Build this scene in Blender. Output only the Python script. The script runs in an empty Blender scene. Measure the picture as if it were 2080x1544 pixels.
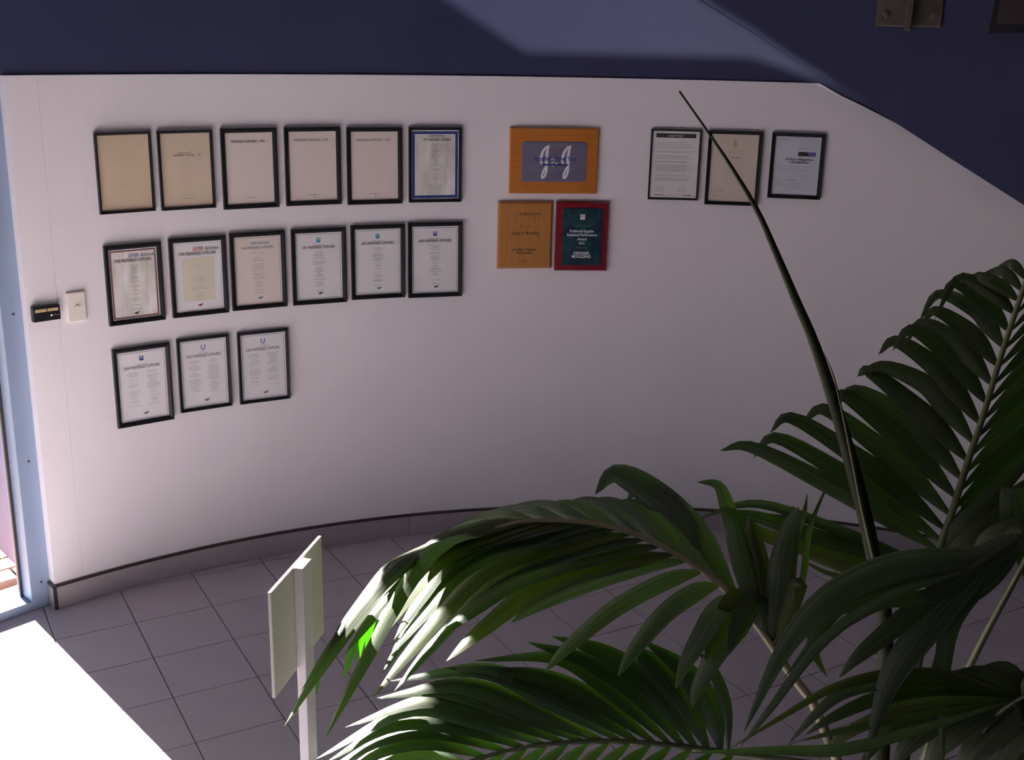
import bpy, bmesh, math, random
from mathutils import Vector, Matrix

random.seed(7)
S = bpy.context.scene
COL = S.collection

# ------------------------------------------------------------------ camera
FPX, PITCH, ROLL, EYE = 2376.5, 0.2920, 0.02173, 2.25
_c, _s = math.cos(ROLL), math.sin(ROLL)
_R0 = Vector((1, 0, 0)); _U0 = Vector((0, math.sin(PITCH), math.cos(PITCH)))
FWD = Vector((0, math.cos(PITCH), -math.sin(PITCH)))
RGT = _R0 * _c + _U0 * _s
UPV = _U0 * _c - _R0 * _s
CAM = Vector((0, 0, EYE))
cd = bpy.data.cameras.new('camera'); cam = bpy.data.objects.new('camera', cd); COL.objects.link(cam)
cd.sensor_width = 36; cd.sensor_fit = 'HORIZONTAL'; cd.lens = FPX * 36 / 2080
cd.clip_start = 0.05; cd.clip_end = 200
m = Matrix((RGT, UPV, -FWD)).transposed().to_4x4(); m.translation = CAM
cam.matrix_world = m
S.camera = cam

# ------------------------------------------------------------------ light
SUN_H = Vector((0.662, -0.749, 0)).normalized()      # way the sunlight travels over the floor
SUN_EL = math.radians(25)
S.view_settings.view_transform = 'Standard'
S.view_settings.look = 'None'
S.view_settings.gamma = 1
S.view_settings.use_curve_mapping = False
S.view_settings.exposure = 2.88

world = bpy.data.worlds.new('world'); S.world = world; world.use_nodes = True
wn = world.node_tree.nodes; wl = world.node_tree.links
bg = wn['Background']
sky = wn.new('ShaderNodeTexSky')
sky.sky_type = 'NISHITA'; sky.sun_disc = False
sky.sun_elevation = SUN_EL
sky.sun_rotation = math.atan2(-SUN_H.x, -SUN_H.y)
sky.air_density = 1.0; sky.dust_density = 1.0
wl.new(sky.outputs[0], bg.inputs['Color'])
bg.inputs['Strength'].default_value = 0.02

sd = bpy.data.lights.new('sun', 'SUN'); sun = bpy.data.objects.new('sun', sd); COL.objects.link(sun)
sd.energy = 12.8; sd.angle = math.radians(0.53); sd.color = (1.0, 0.95, 0.90)
sdir = SUN_H * math.cos(SUN_EL) + Vector((0, 0, -math.sin(SUN_EL)))
sun.rotation_euler = sdir.to_track_quat('-Z', 'Y').to_euler()
sun.location = (-6, 8, 6)

# added unseen spot lamp that throws the pale patch on the navy wall
LAMP = Vector((-0.6, -4.2, 2.25))
ld = bpy.data.lights.new('patch_spot', 'SPOT'); lamp = bpy.data.objects.new('patch_spot', ld)
COL.objects.link(lamp)
ld.energy = 300; ld.shadow_soft_size = 0.018; ld.spot_size = math.radians(50); ld.spot_blend = 0.2
ld.color = (1.0, 0.93, 0.96)
lamp.location = LAMP
lamp.rotation_euler = (Vector((0.5, 5, 2.6)) - LAMP).to_track_quat('-Z', 'Y').to_euler()

S.cycles.max_bounces = 12; S.cycles.diffuse_bounces = 7; S.cycles.transparent_max_bounces = 16
S.cycles.sample_clamp_indirect = 6.0
S.cycles.caustics_reflective = False; S.cycles.caustics_refractive = False

# ------------------------------------------------------------------ measuring helpers
CX, CY, RAD = 0.5632, 1.6945, 3.4319       # plan circle of the curved wall
CEN = Vector((CX, CY, 0))
def ray(x, y): return FWD + RGT * ((x - 1040) / FPX) - UPV * ((y - 772) / FPX)
def at(x, y, d): return CAM + ray(x, y) * d
def on_floor(x, y, z=0.0):
    d = ray(x, y); return CAM + d * ((z - EYE) / d.z)
def on_wall(x, y, r=RAD):
    d = ray(x, y)
    a = d.x * d.x + d.y * d.y; b = -2 * (d.x * CX + d.y * CY); c = CX * CX + CY * CY - r * r
    return CAM + d * ((-b + math.sqrt(b * b - 4 * a * c)) / (2 * a))
def project(P):
    d = Vector(P) - CAM; z = d.dot(FWD)
    return 1040 + FPX * d.dot(RGT) / z, 772 - FPX * d.dot(UPV) / z, z
def theta(P): return math.atan2(P.y - CY, P.x - CX)
def polar(th, r, z=0.0): return Vector((CX + r * math.cos(th), CY + r * math.sin(th), z))

# ------------------------------------------------------------------ materials
def principled(name, col, rough=0.5, metal=0.0, spec=0.5):
    mt = bpy.data.materials.new(name); mt.use_nodes = True
    b = mt.node_tree.nodes['Principled BSDF']
    b.inputs['Base Color'].default_value = (*col, 1)
    b.inputs['Roughness'].default_value = rough
    b.inputs['Metallic'].default_value = metal
    b.inputs['Specular IOR Level'].default_value = spec
    return mt
def noisy(name, c1, c2, scale=8.0, rough=0.5, bump=0.0, bscale=None, stretch=(1, 1, 1), detail=4, spec=0.5, coords='Object', metal=0.0):
    mt = principled(name, c1, rough, metal, spec)
    nt = mt.node_tree; b = nt.nodes['Principled BSDF']
    tc = nt.nodes.new('ShaderNodeTexCoord'); mp = nt.nodes.new('ShaderNodeMapping')
    mp.inputs['Scale'].default_value = stretch
    nt.links.new(tc.outputs[coords], mp.inputs['Vector'])
    n = nt.nodes.new('ShaderNodeTexNoise'); n.inputs['Scale'].default_value = scale; n.inputs['Detail'].default_value = detail
    nt.links.new(mp.outputs[0], n.inputs['Vector'])
    r = nt.nodes.new('ShaderNodeValToRGB')
    r.color_ramp.elements[0].position = 0.3; r.color_ramp.elements[0].color = (*c1, 1)
    r.color_ramp.elements[1].position = 0.7; r.color_ramp.elements[1].color = (*c2, 1)
    nt.links.new(n.outputs['Fac'], r.inputs['Fac']); nt.links.new(r.outputs['Color'], b.inputs['Base Color'])
    if bump:
        n2 = nt.nodes.new('ShaderNodeTexNoise'); n2.inputs['Scale'].default_value = bscale or scale; n2.inputs['Detail'].default_value = 3
        nt.links.new(mp.outputs[0], n2.inputs['Vector'])
        bp = nt.nodes.new('ShaderNodeBump'); bp.inputs['Strength'].default_value = bump; bp.inputs['Distance'].default_value = 0.002
        nt.links.new(n2.outputs['Fac'], bp.inputs['Height']); nt.links.new(bp.outputs['Normal'], b.inputs['Normal'])
    return mt
def wood(name, c1, c2, horizontal, rough=0.35):
    st = (2, 12, 26) if horizontal else (26, 12, 2)
    return noisy(name, c1, c2, 5.0, rough, 0.15, 9, st, 6)
def glass_mat(name, gloss=1.0, tint=(1, 1, 1)):
    mt = bpy.data.materials.new(name); mt.use_nodes = True; nt = mt.node_tree
    for n in list(nt.nodes): nt.nodes.remove(n)
    o = nt.nodes.new('ShaderNodeOutputMaterial'); mx = nt.nodes.new('ShaderNodeMixShader')
    tr = nt.nodes.new('ShaderNodeBsdfTransparent'); tr.inputs[0].default_value = (*tint, 1)
    gl = nt.nodes.new('ShaderNodeBsdfGlossy'); gl.inputs['Roughness'].default_value = 0.03
    fr = nt.nodes.new('ShaderNodeFresnel'); fr.inputs['IOR'].default_value = 1.45
    ml = nt.nodes.new('ShaderNodeMath'); ml.operation = 'MULTIPLY'; ml.inputs[1].default_value = gloss
    ge = nt.nodes.new('ShaderNodeNewGeometry'); iv = nt.nodes.new('ShaderNodeMath'); iv.operation = 'SUBTRACT'; iv.inputs[0].default_value = 1.0
    m2 = nt.nodes.new('ShaderNodeMath'); m2.operation = 'MULTIPLY'
    nt.links.new(ge.outputs['Backfacing'], iv.inputs[1])
    nt.links.new(fr.outputs[0], ml.inputs[0]); nt.links.new(ml.outputs[0], m2.inputs[0]); nt.links.new(iv.outputs[0], m2.inputs[1])
    nt.links.new(m2.outputs[0], mx.inputs[0])
    nt.links.new(tr.outputs[0], mx.inputs[1]); nt.links.new(gl.outputs[0], mx.inputs[2]); nt.links.new(mx.outputs[0], o.inputs[0])
    return mt
def leaf_mat(name, c1, c2, trans, rough=0.48):
    c1 = tuple(x * .55 for x in c1); c2 = tuple(x * 1.35 for x in c2)
    mt = noisy(name, c1, c2, 9.0, rough, 0.25, 60, (1, 0.06, 1), 3, 0.22, 'UV')
    nt = mt.node_tree; b = nt.nodes['Principled BSDF']; o = nt.nodes['Material Output']
    t = nt.nodes.new('ShaderNodeBsdfTranslucent'); t.inputs[0].default_value = (*trans, 1)
    mx = nt.nodes.new('ShaderNodeMixShader'); mx.inputs[0].default_value = 0.12
    nt.links.new(b.outputs[0], mx.inputs[1]); nt.links.new(t.outputs[0], mx.inputs[2]); nt.links.new(mx.outputs[0], o.inputs[0])
    return mt

M = {
    'white_wall': noisy('white_wall_paint', (0.775, 0.745, 0.770), (0.795, 0.765, 0.790), 3, 0.6, 0.25, 260),
    'navy': noisy('navy_wall_paint', (0.026, 0.032, 0.092), (0.030, 0.036, 0.100), 3, 0.65, 0.2, 260),
    'ceiling': noisy('ceiling_paint', (0.55, 0.53, 0.55), (0.57, 0.55, 0.57), 3, 0.8),
    'outer': noisy('inner_wall_paint', (0.055, 0.053, 0.066), (0.062, 0.060, 0.074), 3, 0.8, spec=0.05),
    'beam_absorber': noisy('dark_beam_absorber', (0.024, 0.024, 0.034), (0.030, 0.030, 0.040), 60, 0.9, 0.3, 300, spec=0.05),  # near-black finish added so the unseen landing bounces little sunlight
    'tile': noisy('grey_floor_tile', (0.43, 0.385, 0.42), (0.465, 0.418, 0.452), 5, 0.45, 0.0, spec=0.3),
    'grout': noisy('dark_grout', (0.045, 0.034, 0.034), (0.06, 0.046, 0.046), 40, 0.9),
    'skirt': noisy('grey_skirting_tile', (0.33, 0.30, 0.32), (0.36, 0.33, 0.345), 5, 0.42, 0.1, 180),
    'trim': noisy('dark_brown_trim', (0.030, 0.020, 0.024), (0.042, 0.030, 0.034), 12, 0.4),
    'alu': noisy('pale_blue_frame_paint', (0.25, 0.32, 0.44), (0.27, 0.345, 0.47), 4, 0.35, 0.05, 100),
    'glass': glass_mat('window_glass', 1.0),
    'picglass': glass_mat('picture_glass', 0.5),
    'render': noisy('lavender_render', (0.26, 0.24, 0.38), (0.29, 0.27, 0.42), 12, 0.85, 0.4, 60),
    'paver': noisy('clay_paver', (0.26, 0.15, 0.115), (0.34, 0.21, 0.16), 7, 0.8, 0.4, 60),
    'sand': noisy('joint_sand', (0.045, 0.042, 0.042), (0.06, 0.055, 0.052), 30, 0.9),
    'black_frame': noisy('black_lacquer', (0.006, 0.007, 0.009), (0.010, 0.010, 0.012), 10, 0.35, spec=0.3),
    'gold': principled('gold_slip', (0.55, 0.40, 0.10), 0.3, 0.8),
    'paper_white': noisy('white_paper', (0.76, 0.75, 0.75), (0.80, 0.79, 0.79), 6, 0.55),
    'paper_pink': noisy('blush_paper', (0.74, 0.65, 0.60), (0.77, 0.68, 0.63), 6, 0.6),
    'paper_cream': noisy('yellowed_paper', (0.66, 0.54, 0.40), (0.70, 0.58, 0.44), 6, 0.6),
    'paper_tan': noisy('tan_paper', (0.64, 0.51, 0.36), (0.68, 0.55, 0.39), 6, 0.6),
    'paper_sheen': noisy('painted_sheen_paper', (0.58, 0.57, 0.50), (0.86, 0.84, 0.83), 3.2, 0.5, 0, None, (9, 1, 2.2), 2),  # wavy shine of the sheet painted into its colour
    'paper_ivory': noisy('ivory_paper', (0.66, 0.58, 0.49), (0.71, 0.63, 0.54), 6, 0.6),
    'paper_cool': noisy('cool_white_paper', (0.60, 0.62, 0.70), (0.64, 0.66, 0.73), 6, 0.5),
    'ink': principled('black_ink', (0.03, 0.025, 0.035), 0.6),
    'ink_soft': principled('grey_ink', (0.20, 0.18, 0.18), 0.7),
    'ink_pale': principled('faded_ink', (0.50, 0.41, 0.31), 0.7),
    'ink_navy': principled('navy_ink', (0.03, 0.04, 0.14), 0.6),
    'ink_blue': principled('blue_ink', (0.02, 0.05, 0.26), 0.55),
    'ink_teal': principled('teal_ink', (0.01, 0.26, 0.38), 0.55),
    'ink_green': principled('sage_ink', (0.25, 0.38, 0.36), 0.6),
    'ink_lilac': principled('lilac_ink', (0.20, 0.22, 0.46), 0.6),
    'ink_red': principled('red_ink', (0.42, 0.03, 0.04), 0.6),
    'ink_orange': principled('orange_ink', (0.62, 0.25, 0.10), 0.6),
    'ink_gold': principled('gold_ink', (0.50, 0.38, 0.15), 0.5),
    'ink_white': principled('white_ink', (0.80, 0.80, 0.82), 0.5),
    'ink_cream': principled('cream_patch', (0.70, 0.66, 0.52), 0.6),
    'ink_purple': principled('purple_ink', (0.16, 0.11, 0.42), 0.55),
    'ink_brown': principled('engraved_brown', (0.11, 0.045, 0.015), 0.6),
    'wood_orange': wood('orange_wood', (0.48, 0.155, 0.022), (0.56, 0.20, 0.035), True),
    'wood_tan': wood('honey_wood', (0.42, 0.18, 0.045), (0.52, 0.24, 0.065), False),
    'wood_red': wood('red_stained_wood', (0.17, 0.010, 0.018), (0.24, 0.016, 0.028), False, 0.25),
    'plate_blue': noisy('slate_blue_plate', (0.15, 0.145, 0.215), (0.185, 0.175, 0.245), 6, 0.35, stretch=(1, 1, 8)),
    'plate_edge': principled('bright_blue_edge', (0.16, 0.19, 0.44), 0.35),
    'marble': noisy('green_black_marble', (0.010, 0.022, 0.035), (0.020, 0.075, 0.085), 26, 0.25, detail=8),
    'black_plastic': noisy('black_plastic', (0.008, 0.008, 0.012), (0.013, 0.013, 0.018), 30, 0.35),
    'gold_strip': noisy('gold_strip', (0.55, 0.45, 0.22), (0.62, 0.52, 0.30), 30, 0.45),
    'cream_plastic': noisy('cream_plastic', (0.76, 0.71, 0.62), (0.79, 0.74, 0.65), 10, 0.35),
    'steel': noisy('dull_steel', (0.16, 0.14, 0.12), (0.24, 0.21, 0.18), 14, 0.38, 0.2, 60, metal=0.85),
    'bolt': noisy('bright_bolt_steel', (0.45, 0.38, 0.34), (0.55, 0.47, 0.42), 14, 0.25, metal=0.9),
    'sign_white': noisy('cream_white_board', (0.62, 0.585, 0.48), (0.66, 0.625, 0.52), 10, 0.5),
    'post_white': noisy('white_post_paint', (0.66, 0.63, 0.60), (0.70, 0.67, 0.64), 10, 0.45),
    'leaf': leaf_mat('palm_leaf', (0.040, 0.052, 0.030), (0.060, 0.074, 0.042), (0.16, 0.45, 0.02)),
    'leaf_dark': leaf_mat('dark_palm_leaf', (0.024, 0.034, 0.016), (0.040, 0.052, 0.024), (0.12, 0.36, 0.02)),
    'leaf_grey': leaf_mat('greyed_palm_leaf', (0.050, 0.060, 0.048), (0.070, 0.084, 0.064), (0.16, 0.42, 0.03)),
    'leaf_olive': leaf_mat('olive_palm_leaf', (0.050, 0.060, 0.018), (0.070, 0.082, 0.026), (0.22, 0.45, 0.02)),
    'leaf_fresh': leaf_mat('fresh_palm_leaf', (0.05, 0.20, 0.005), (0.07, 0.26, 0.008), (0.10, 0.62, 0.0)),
    'stalk': noisy('green_stalk', (0.060, 0.075, 0.022), (0.095, 0.110, 0.036), 20, 0.45),
    'stalk_pale': noisy('pale_stalk', (0.26, 0.23, 0.12), (0.33, 0.29, 0.17), 18, 0.5),
    'stalk_dark': noisy('dark_stalk', (0.022, 0.026, 0.010), (0.034, 0.038, 0.016), 20, 0.6, spec=0.2),
    'pot': noisy('charcoal_pot', (0.035, 0.032, 0.034), (0.05, 0.046, 0.048), 12, 0.5),
    'soil': noisy('potting_soil', (0.020, 0.014, 0.009), (0.04, 0.028, 0.018), 40, 0.95, 0.8, 60),
}

# ------------------------------------------------------------------ object helpers
def link(name, me, mat=None, parent=None):
    o = bpy.data.objects.new(name, me); COL.objects.link(o)
    if mat is not None and me is not None and not me.materials:
        for x in (mat if isinstance(mat, (list, tuple)) else [mat]): me.materials.append(x)
    if parent is not None: o.parent = parent
    return o
def mesh(name, verts, faces, mat=None, parent=None, smooth=False, mi=None):
    me = bpy.data.meshes.new(name); me.from_pydata([tuple(v) for v in verts], [], faces); me.update()
    o = link(name, me, mat, parent)
    if mi: me.polygons.foreach_set('material_index', mi)
    if smooth: me.polygons.foreach_set('use_smooth', [True] * len(me.polygons))
    return o
def from_bm(name, bm, mat=None, parent=None, smooth=False):
    me = bpy.data.meshes.new(name); bm.normal_update(); bm.to_mesh(me); bm.free()
    if smooth: me.polygons.foreach_set('use_smooth', [True] * len(me.polygons))
    return link(name, me, mat, parent)
def bevel_box(name, size, loc, mat, parent=None, bev=0.002, seg=2):
    bm = bmesh.new(); bmesh.ops.create_cube(bm, size=1)
    for v in bm.verts: v.co = Vector((v.co.x * size[0] + loc[0], v.co.y * size[1] + loc[1], v.co.z * size[2] + loc[2]))
    if bev: bmesh.ops.bevel(bm, geom=bm.edges[:], offset=bev, segments=seg, affect='EDGES', profile=0.5)
    return from_bm(name, bm, mat, parent)
def thing(name, label, cat, loc=(0, 0, 0), rz=0.0, group=None):
    o = bpy.data.objects.new(name, None); COL.objects.link(o); o.empty_display_size = 0.05
    o.location = loc; o.rotation_euler = (0, 0, rz)
    o['label'] = label; o['category'] = cat
    if group: o['group'] = group
    return o
def structure(o, label=None, cat=None):
    o['kind'] = 'structure'
    if label: o['label'] = label
    if cat: o['category'] = cat
    return o
def prism(name, poly, z0, z1, mat, parent=None):
    n = len(poly); v = [(p[0], p[1], z0) for p in poly] + [(p[0], p[1], z1) for p in poly]
    fs = [tuple(range(n))[::-1], tuple(range(n, 2 * n))] + [(i, (i + 1) % n, n + (i + 1) % n, n + i) for i in range(n)]
    return mesh(name, v, fs, mat, parent)
def tube_mesh(pts, rad, n=8):
    vs, fs = [], []; N = len(pts); prev = None
    for i, p in enumerate(pts):
        t = (pts[min(i + 1, N - 1)] - pts[max(i - 1, 0)]).normalized()
        a = prev - t * prev.dot(t) if prev is not None else t.orthogonal()
        a.normalize(); prev = a; b = t.cross(a)
        for k in range(n):
            q = 2 * math.pi * k / n; vs.append(p + (a * math.cos(q) + b * math.sin(q)) * rad[i])
    for i in range(N - 1):
        for k in range(n): fs.append((i * n + k, i * n + (k + 1) % n, (i + 1) * n + (k + 1) % n, (i + 1) * n + k))
    fs += [tuple(range(n))[::-1], tuple(range((N - 1) * n, N * n))]
    return vs, fs
def tube(name, pts, rad, mat, parent=None, n=8):
    v, f = tube_mesh(pts, rad, n); return mesh(name, v, f, mat, parent, True)
def spline(pts, n):
    out = []; P = [pts[0] * 2 - pts[1]] + list(pts) + [pts[-1] * 2 - pts[-2]]; seg = len(pts) - 1
    for i in range(n + 1):
        u = i / n * seg; k = min(int(u), seg - 1); t = u - k
        a, b, c, d = P[k:k + 4]
        out.append(0.5 * ((2 * b) + (c - a) * t + (2 * a - 5 * b + 4 * c - d) * t * t + (3 * b - a - 3 * c + d) * t ** 3))
    return out

# ------------------------------------------------------------------ the room
DOOR_J = Vector((-1.825, 4.225, 0))
DT = Vector((0.66, 0.751, 0)).normalized(); DN = Vector((DT.y, -DT.x, 0))   # along the glazing, into the room
TH_L = theta(on_wall(111, 1189)); TH_J = theta(on_wall(168, 1160)); TH_R = math.radians(-2)
CEIL = 4.2; GLAZE = 2.6; BACK = -0.6
W_TOP = 2.056
edge_px = [(1664, 169), (1708.5, 194.7), (1753, 215.7), (1819, 250), (1926, 318), (2080, 417)]
edge = sorted((theta(on_wall(*q)), on_wall(*q).z) for q in edge_px)
def z_top(th):
    if th >= edge[-1][0]: return W_TOP
    if th <= edge[0][0]: return max(0.6, edge[0][1] + (th - edge[0][0]) * (edge[1][1] - edge[0][1]) / (edge[1][0] - edge[0][0]))
    for (a, za), (b, zb) in zip(edge, edge[1:]):
        if a <= th <= b: return za + (zb - za) * (th - a) / (b - a)
pan_px = [(1425, 0), (1543, 74), (1620, 126), (1664, 152), (1708.5, 185), (1753, 211), (1819, 249), (1926, 319), (2080, 417)]
RP = RAD - 0.085
pan = sorted((theta(on_wall(x, y, RP)), on_wall(x, y, RP).z) for x, y in pan_px)
def z_pan(th):
    if th >= pan[-1][0]: k = (pan[-2], pan[-1])
    elif th <= pan[0][0]: k = (pan[0], pan[1])
    else:
        for k in zip(pan, pan[1:]):
            if k[0][0] <= th <= k[1][0]: break
    (a, za), (b, zb) = k
    return za + (zb - za) * (th - a) / (b - a)
def arc(th0, th1, step=math.radians(1.0), extra=()):
    n = max(2, int(abs(th1 - th0) / step)); a = [th0 + (th1 - th0) * i / n for i in range(n + 1)]
    lo, hi = min(th0, th1), max(th0, th1)
    a += [e for e in extra if lo < e < hi]
    return sorted(set(a), reverse=th0 > th1)
def curved_slab(name, ths, r_in, r_out, zlo, zhi, mat, parent=None):
    vs, fs = [], []
    for t in ths:
        a, b = zlo(t), zhi(t)
        vs += [polar(t, r_in, a), polar(t, r_in, b), polar(t, r_out, b), polar(t, r_out, a)]
    for i in range(len(ths) - 1):
        for k in range(4): fs.append((4 * i + k, 4 * i + (k + 1) % 4, 4 * i + 4 + (k + 1) % 4, 4 * i + 4 + k))
    fs += [(0, 1, 2, 3), tuple(4 * (len(ths) - 1) + k for k in (3, 2, 1, 0))]
    o = mesh(name, vs, fs, mat, parent)
    bm = bmesh.new(); bm.from_mesh(o.data); bmesh.ops.recalc_face_normals(bm, faces=bm.faces[:]); bm.to_mesh(o.data); bm.free()
    return o
ex = [e[0] for e in edge]
wall = structure(curved_slab('wall_curved', arc(TH_J - 0.00012, TH_R, extra=ex), RAD, RAD + 0.14, lambda t: 0, z_top, M['white_wall']),
                 'white painted concave wall carrying the framed certificates', 'wall')
we = curved_slab('wall_panel', arc(TH_L, TH_J + 0.00012), RAD, RAD + 0.14, lambda t: 0, z_top, M['white_wall'], wall)
structure(curved_slab('wall_upper', arc(TH_L + 0.004, TH_R, extra=ex), RAD + 0.010, RAD + 0.14, z_top, lambda t: CEIL, M['navy']),
          'navy blue wall band above the white curved wall', 'wall')

# floor: slab with a bed of grout, tiles clipped to the room outline
room = [polar(t, RAD + 0.047) for t in arc(TH_L, TH_R, math.radians(3))]
room += [Vector((room[-1].x, BACK, 0))]
s_back = (DOOR_J.y - BACK) / DT.y
room += [Vector((DOOR_J.x - DT.x * s_back, BACK, 0))]
floor = structure(prism('floor', room, -0.12, -0.0035, M['grout']), 'floor of square grey tiles with thin dark joints', 'floor')
def clip(poly, a, b):       # keep the right-hand side of a->b (room runs clockwise)
    out = []; d = b - a
    def side(p): return d.x * (p.y - a.y) - d.y * (p.x - a.x)
    for i in range(len(poly)):
        p, q = poly[i], poly[(i + 1) % len(poly)]; sp, sq = side(p), side(q)
        if sp <= 0: out.append(p)
        if (sp < 0 < sq) or (sq < 0 < sp): out.append(p + (q - p) * (sp / (sp - sq)))
    return out
TILE, YAW = 0.30015, 0.5118
TI = Vector((math.cos(YAW), math.sin(YAW), 0)); TJ = Vector((math.sin(YAW), -math.cos(YAW), 0))
TO = Vector((-0.6424, 1.8172, 0)) * 2.25
tile_me = None; far_v, far_f = [], []; seen = 0
for i in range(-22, 26):
    for j in range(-14, 26):
        g = 0.0018
        q = [TO + TI * (TILE * (i + a)) + TJ * (TILE * (j + b)) for a, b in ((g / TILE, g / TILE), (g / TILE, 1 - g / TILE), (1 - g / TILE, 1 - g / TILE), (1 - g / TILE, g / TILE))]
        p = q
        for k in range(len(room)):
            p = clip(p, room[k], room[(k + 1) % len(room)])
            if len(p) < 3: break
        if len(p) < 3: continue
        c = sum(p, Vector()) / len(p)
        ar = sum(p[k].x * p[(k + 1) % len(p)].y - p[(k + 1) % len(p)].x * p[k].y for k in range(len(p))) / 2
        if abs(ar) < 0.0004: continue
        x, y, z = project(c)
        vis = z > 0 and -260 < x < 2340 and 900 < y < 1900
        whole = len(p) == 4 and abs(abs(ar) - (TILE - 2 * g) ** 2) < 1e-5
        if vis and seen < 300:
            seen += 1
            if whole:
                if tile_me is None:
                    h = TILE / 2 - g; b = 0.0006
                    vs = [(-h, -h, -0.0045), (h, -h, -0.0045), (h, h, -0.0045), (-h, h, -0.0045), (-h, -h, -b), (h, -h, -b), (h, h, -b), (-h, h, -b),
                          (-h + b, -h + b, 0), (h - b, -h + b, 0), (h - b, h - b, 0), (-h + b, h - b, 0)]
                    fs = [(0, 1, 5, 4), (1, 2, 6, 5), (2, 3, 7, 6), (3, 0, 4, 7), (4, 5, 9, 8), (5, 6, 10, 9), (6, 7, 11, 10), (7, 4, 8, 11), (8, 9, 10, 11)]
                    o = mesh('floor_tile', vs, fs, M['tile'], floor); tile_me = o.data
                else: o = link('floor_tile', tile_me, None, floor)
                o.location = c; o.rotation_euler = (0, 0, YAW)
            else: prism('floor_tile', [(v.x, v.y) for v in p][::-1], -0.0045, 0, M['tile'], floor)
        else:
            n0 = len(far_v); far_v += [(v.x, v.y, 0) for v in p]; far_f.append(tuple(range(n0, n0 + len(p)))[::-1])
if far_f:
    o = mesh('floor_tiling', far_v, far_f, M['tile'], floor); o['kind'] = 'stuff'

# skirting: cut tile strips with a dark rounded trim
th_joint = theta(on_wall(829, 1065))
base = bpy.data.objects.new('baseboard_curved', None); COL.objects.link(base)
structure(base, 'grey tiled skirting with dark brown top trim along the curved wall', 'skirting')
SK = 0.094
cuts = [TH_L, th_joint] + [th_joint - 0.36 * k for k in range(1, 5)] + [TH_R]
for a, b in zip(cuts, cuts[1:]):
    curved_slab('skirting_tile', arc(a - 0.0003, b + 0.0003), RAD - 0.011, RAD + 0.001, lambda t: 0.001, lambda t: SK, M['skirt'], base)
vs, fs = [], []; ths = arc(TH_L, TH_R)
prof = [(RAD + 0.0005, SK), (RAD - 0.0125, SK), (RAD - 0.0135, SK + 0.003), (RAD - 0.012, SK + 0.0065), (RAD - 0.008, SK + 0.009), (RAD + 0.0005, SK + 0.010)]
for t in ths: vs += [polar(t, r, z) for r, z in prof]
n = len(prof)
for i in range(len(ths) - 1):
    for k in range(n): fs.append((n * i + k, n * i + (k + 1) % n, n * i + n + (k + 1) % n, n * i + n + k))
fs += [tuple(range(n))]
mesh('trim_strip', vs, fs, M['trim'], base, False)
# the skirting turns round the wall end
tl = Vector((-math.sin(TH_L), math.cos(TH_L), 0)); rl = Vector((math.cos(TH_L), math.sin(TH_L), 0))
p0 = polar(TH_L, RAD - 0.011)
def local_box(name, o, ax, ay, sx, sy, z0, z1, mat, parent):
    pl = [o, o + ax * sx, o + ax * sx + ay * sy, o + ay * sy]
    return prism(name, [(p.x, p.y) for p in pl], z0, z1, mat, parent)
local_box('skirting_return', p0 + tl * 0.0005, rl, tl, 0.052, 0.010, 0.001, SK, M['skirt'], base)
local_box('corner_trim', p0 - rl * 0.0025 - tl * 0.002, rl, tl, 0.0045, 0.014, 0.001, SK + 0.003, M['trim'], base)
local_box('trim_return', p0 - rl * 0.0025, rl, tl, 0.055, 0.0125, SK, SK + 0.010, M['trim'], base)

# raked stair panel, navy, standing proud of the wall
ths = [t for t in arc(theta(on_wall(1425, 0, RP)) + 0.62, math.radians(8), extra=[e[0] for e in pan]) if z_pan(t) < 3.35]
stair = curved_slab('stair_side_panel', ths, RP, RAD - 0.001, z_pan, lambda t: max(3.4, z_pan(t) + 0.01), M['navy'])
structure(stair, 'navy raked stair side panel cutting diagonally across the white wall', 'wall')
stair.name = 'wall_stair'

# remaining shell: back wall, opening added to shape the light patch, side walls, ceiling
patch_px = [(560, -240), (910, 0), (1066, 105), (1528, 117), (1664, 163), (1715, 190), (1750, 209)]
RU = RAD + 0.010
def through_back(P):
    d = P - LAMP; k = (BACK - LAMP.y) / d.y; return LAMP + d * k
hole = [through_back(on_wall(x, y, RU)) for x, y in patch_px]
hole += [through_back(on_wall(x, y - 3, RP)) for x, y in [(1753, 211), (1708.5, 185), (1664, 152), (1620, 126), (1543, 74), (1425, 0), (1080, -232)]]
x0 = DOOR_J.x - DT.x * s_back - 0.1; x1 = 4.1
bm = bmesh.new()
outer = [bm.verts.new((x, BACK, z)) for x, z in ((x0, 0), (x1, 0), (x1, CEIL), (x0, CEIL))]
inner = [bm.verts.new(p) for p in hole]
es = [bm.edges.new((l[k], l[(k + 1) % len(l)])) for l in (outer, inner) for k in range(len(l))]
bmesh.ops.triangle_fill(bm, use_beauty=True, use_dissolve=False, edges=es)
structure(from_bm('wall_back', bm, M['outer']), 'wall with an added opening behind the viewer that shapes the light patch', 'wall')
xr = polar(TH_R, RAD).x
structure(mesh('wall_right', [(xr, BACK, 0), (xr, polar(TH_R, RAD).y, 0), (xr, polar(TH_R, RAD).y, CEIL), (xr, BACK, CEIL)], [(0, 1, 2, 3)], M['outer']),
          'plain wall to the right of the stair', 'wall')
GL = 2.6
A = DOOR_J - DT * GL; B = DOOR_J - DT * s_back
E1 = DOOR_J + DT * 0.12
structure(mesh('wall_left', [(A.x, A.y, 0), (B.x, B.y, 0), (B.x, B.y, CEIL), (A.x, A.y, CEIL), (A.x, A.y, GLAZE), (E1.x, E1.y, GLAZE), (E1.x, E1.y, CEIL)],
               [(0, 1, 2, 3, 4), (4, 3, 6, 5)], M['outer']), 'wall beside and above the entrance glazing', 'wall')
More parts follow.
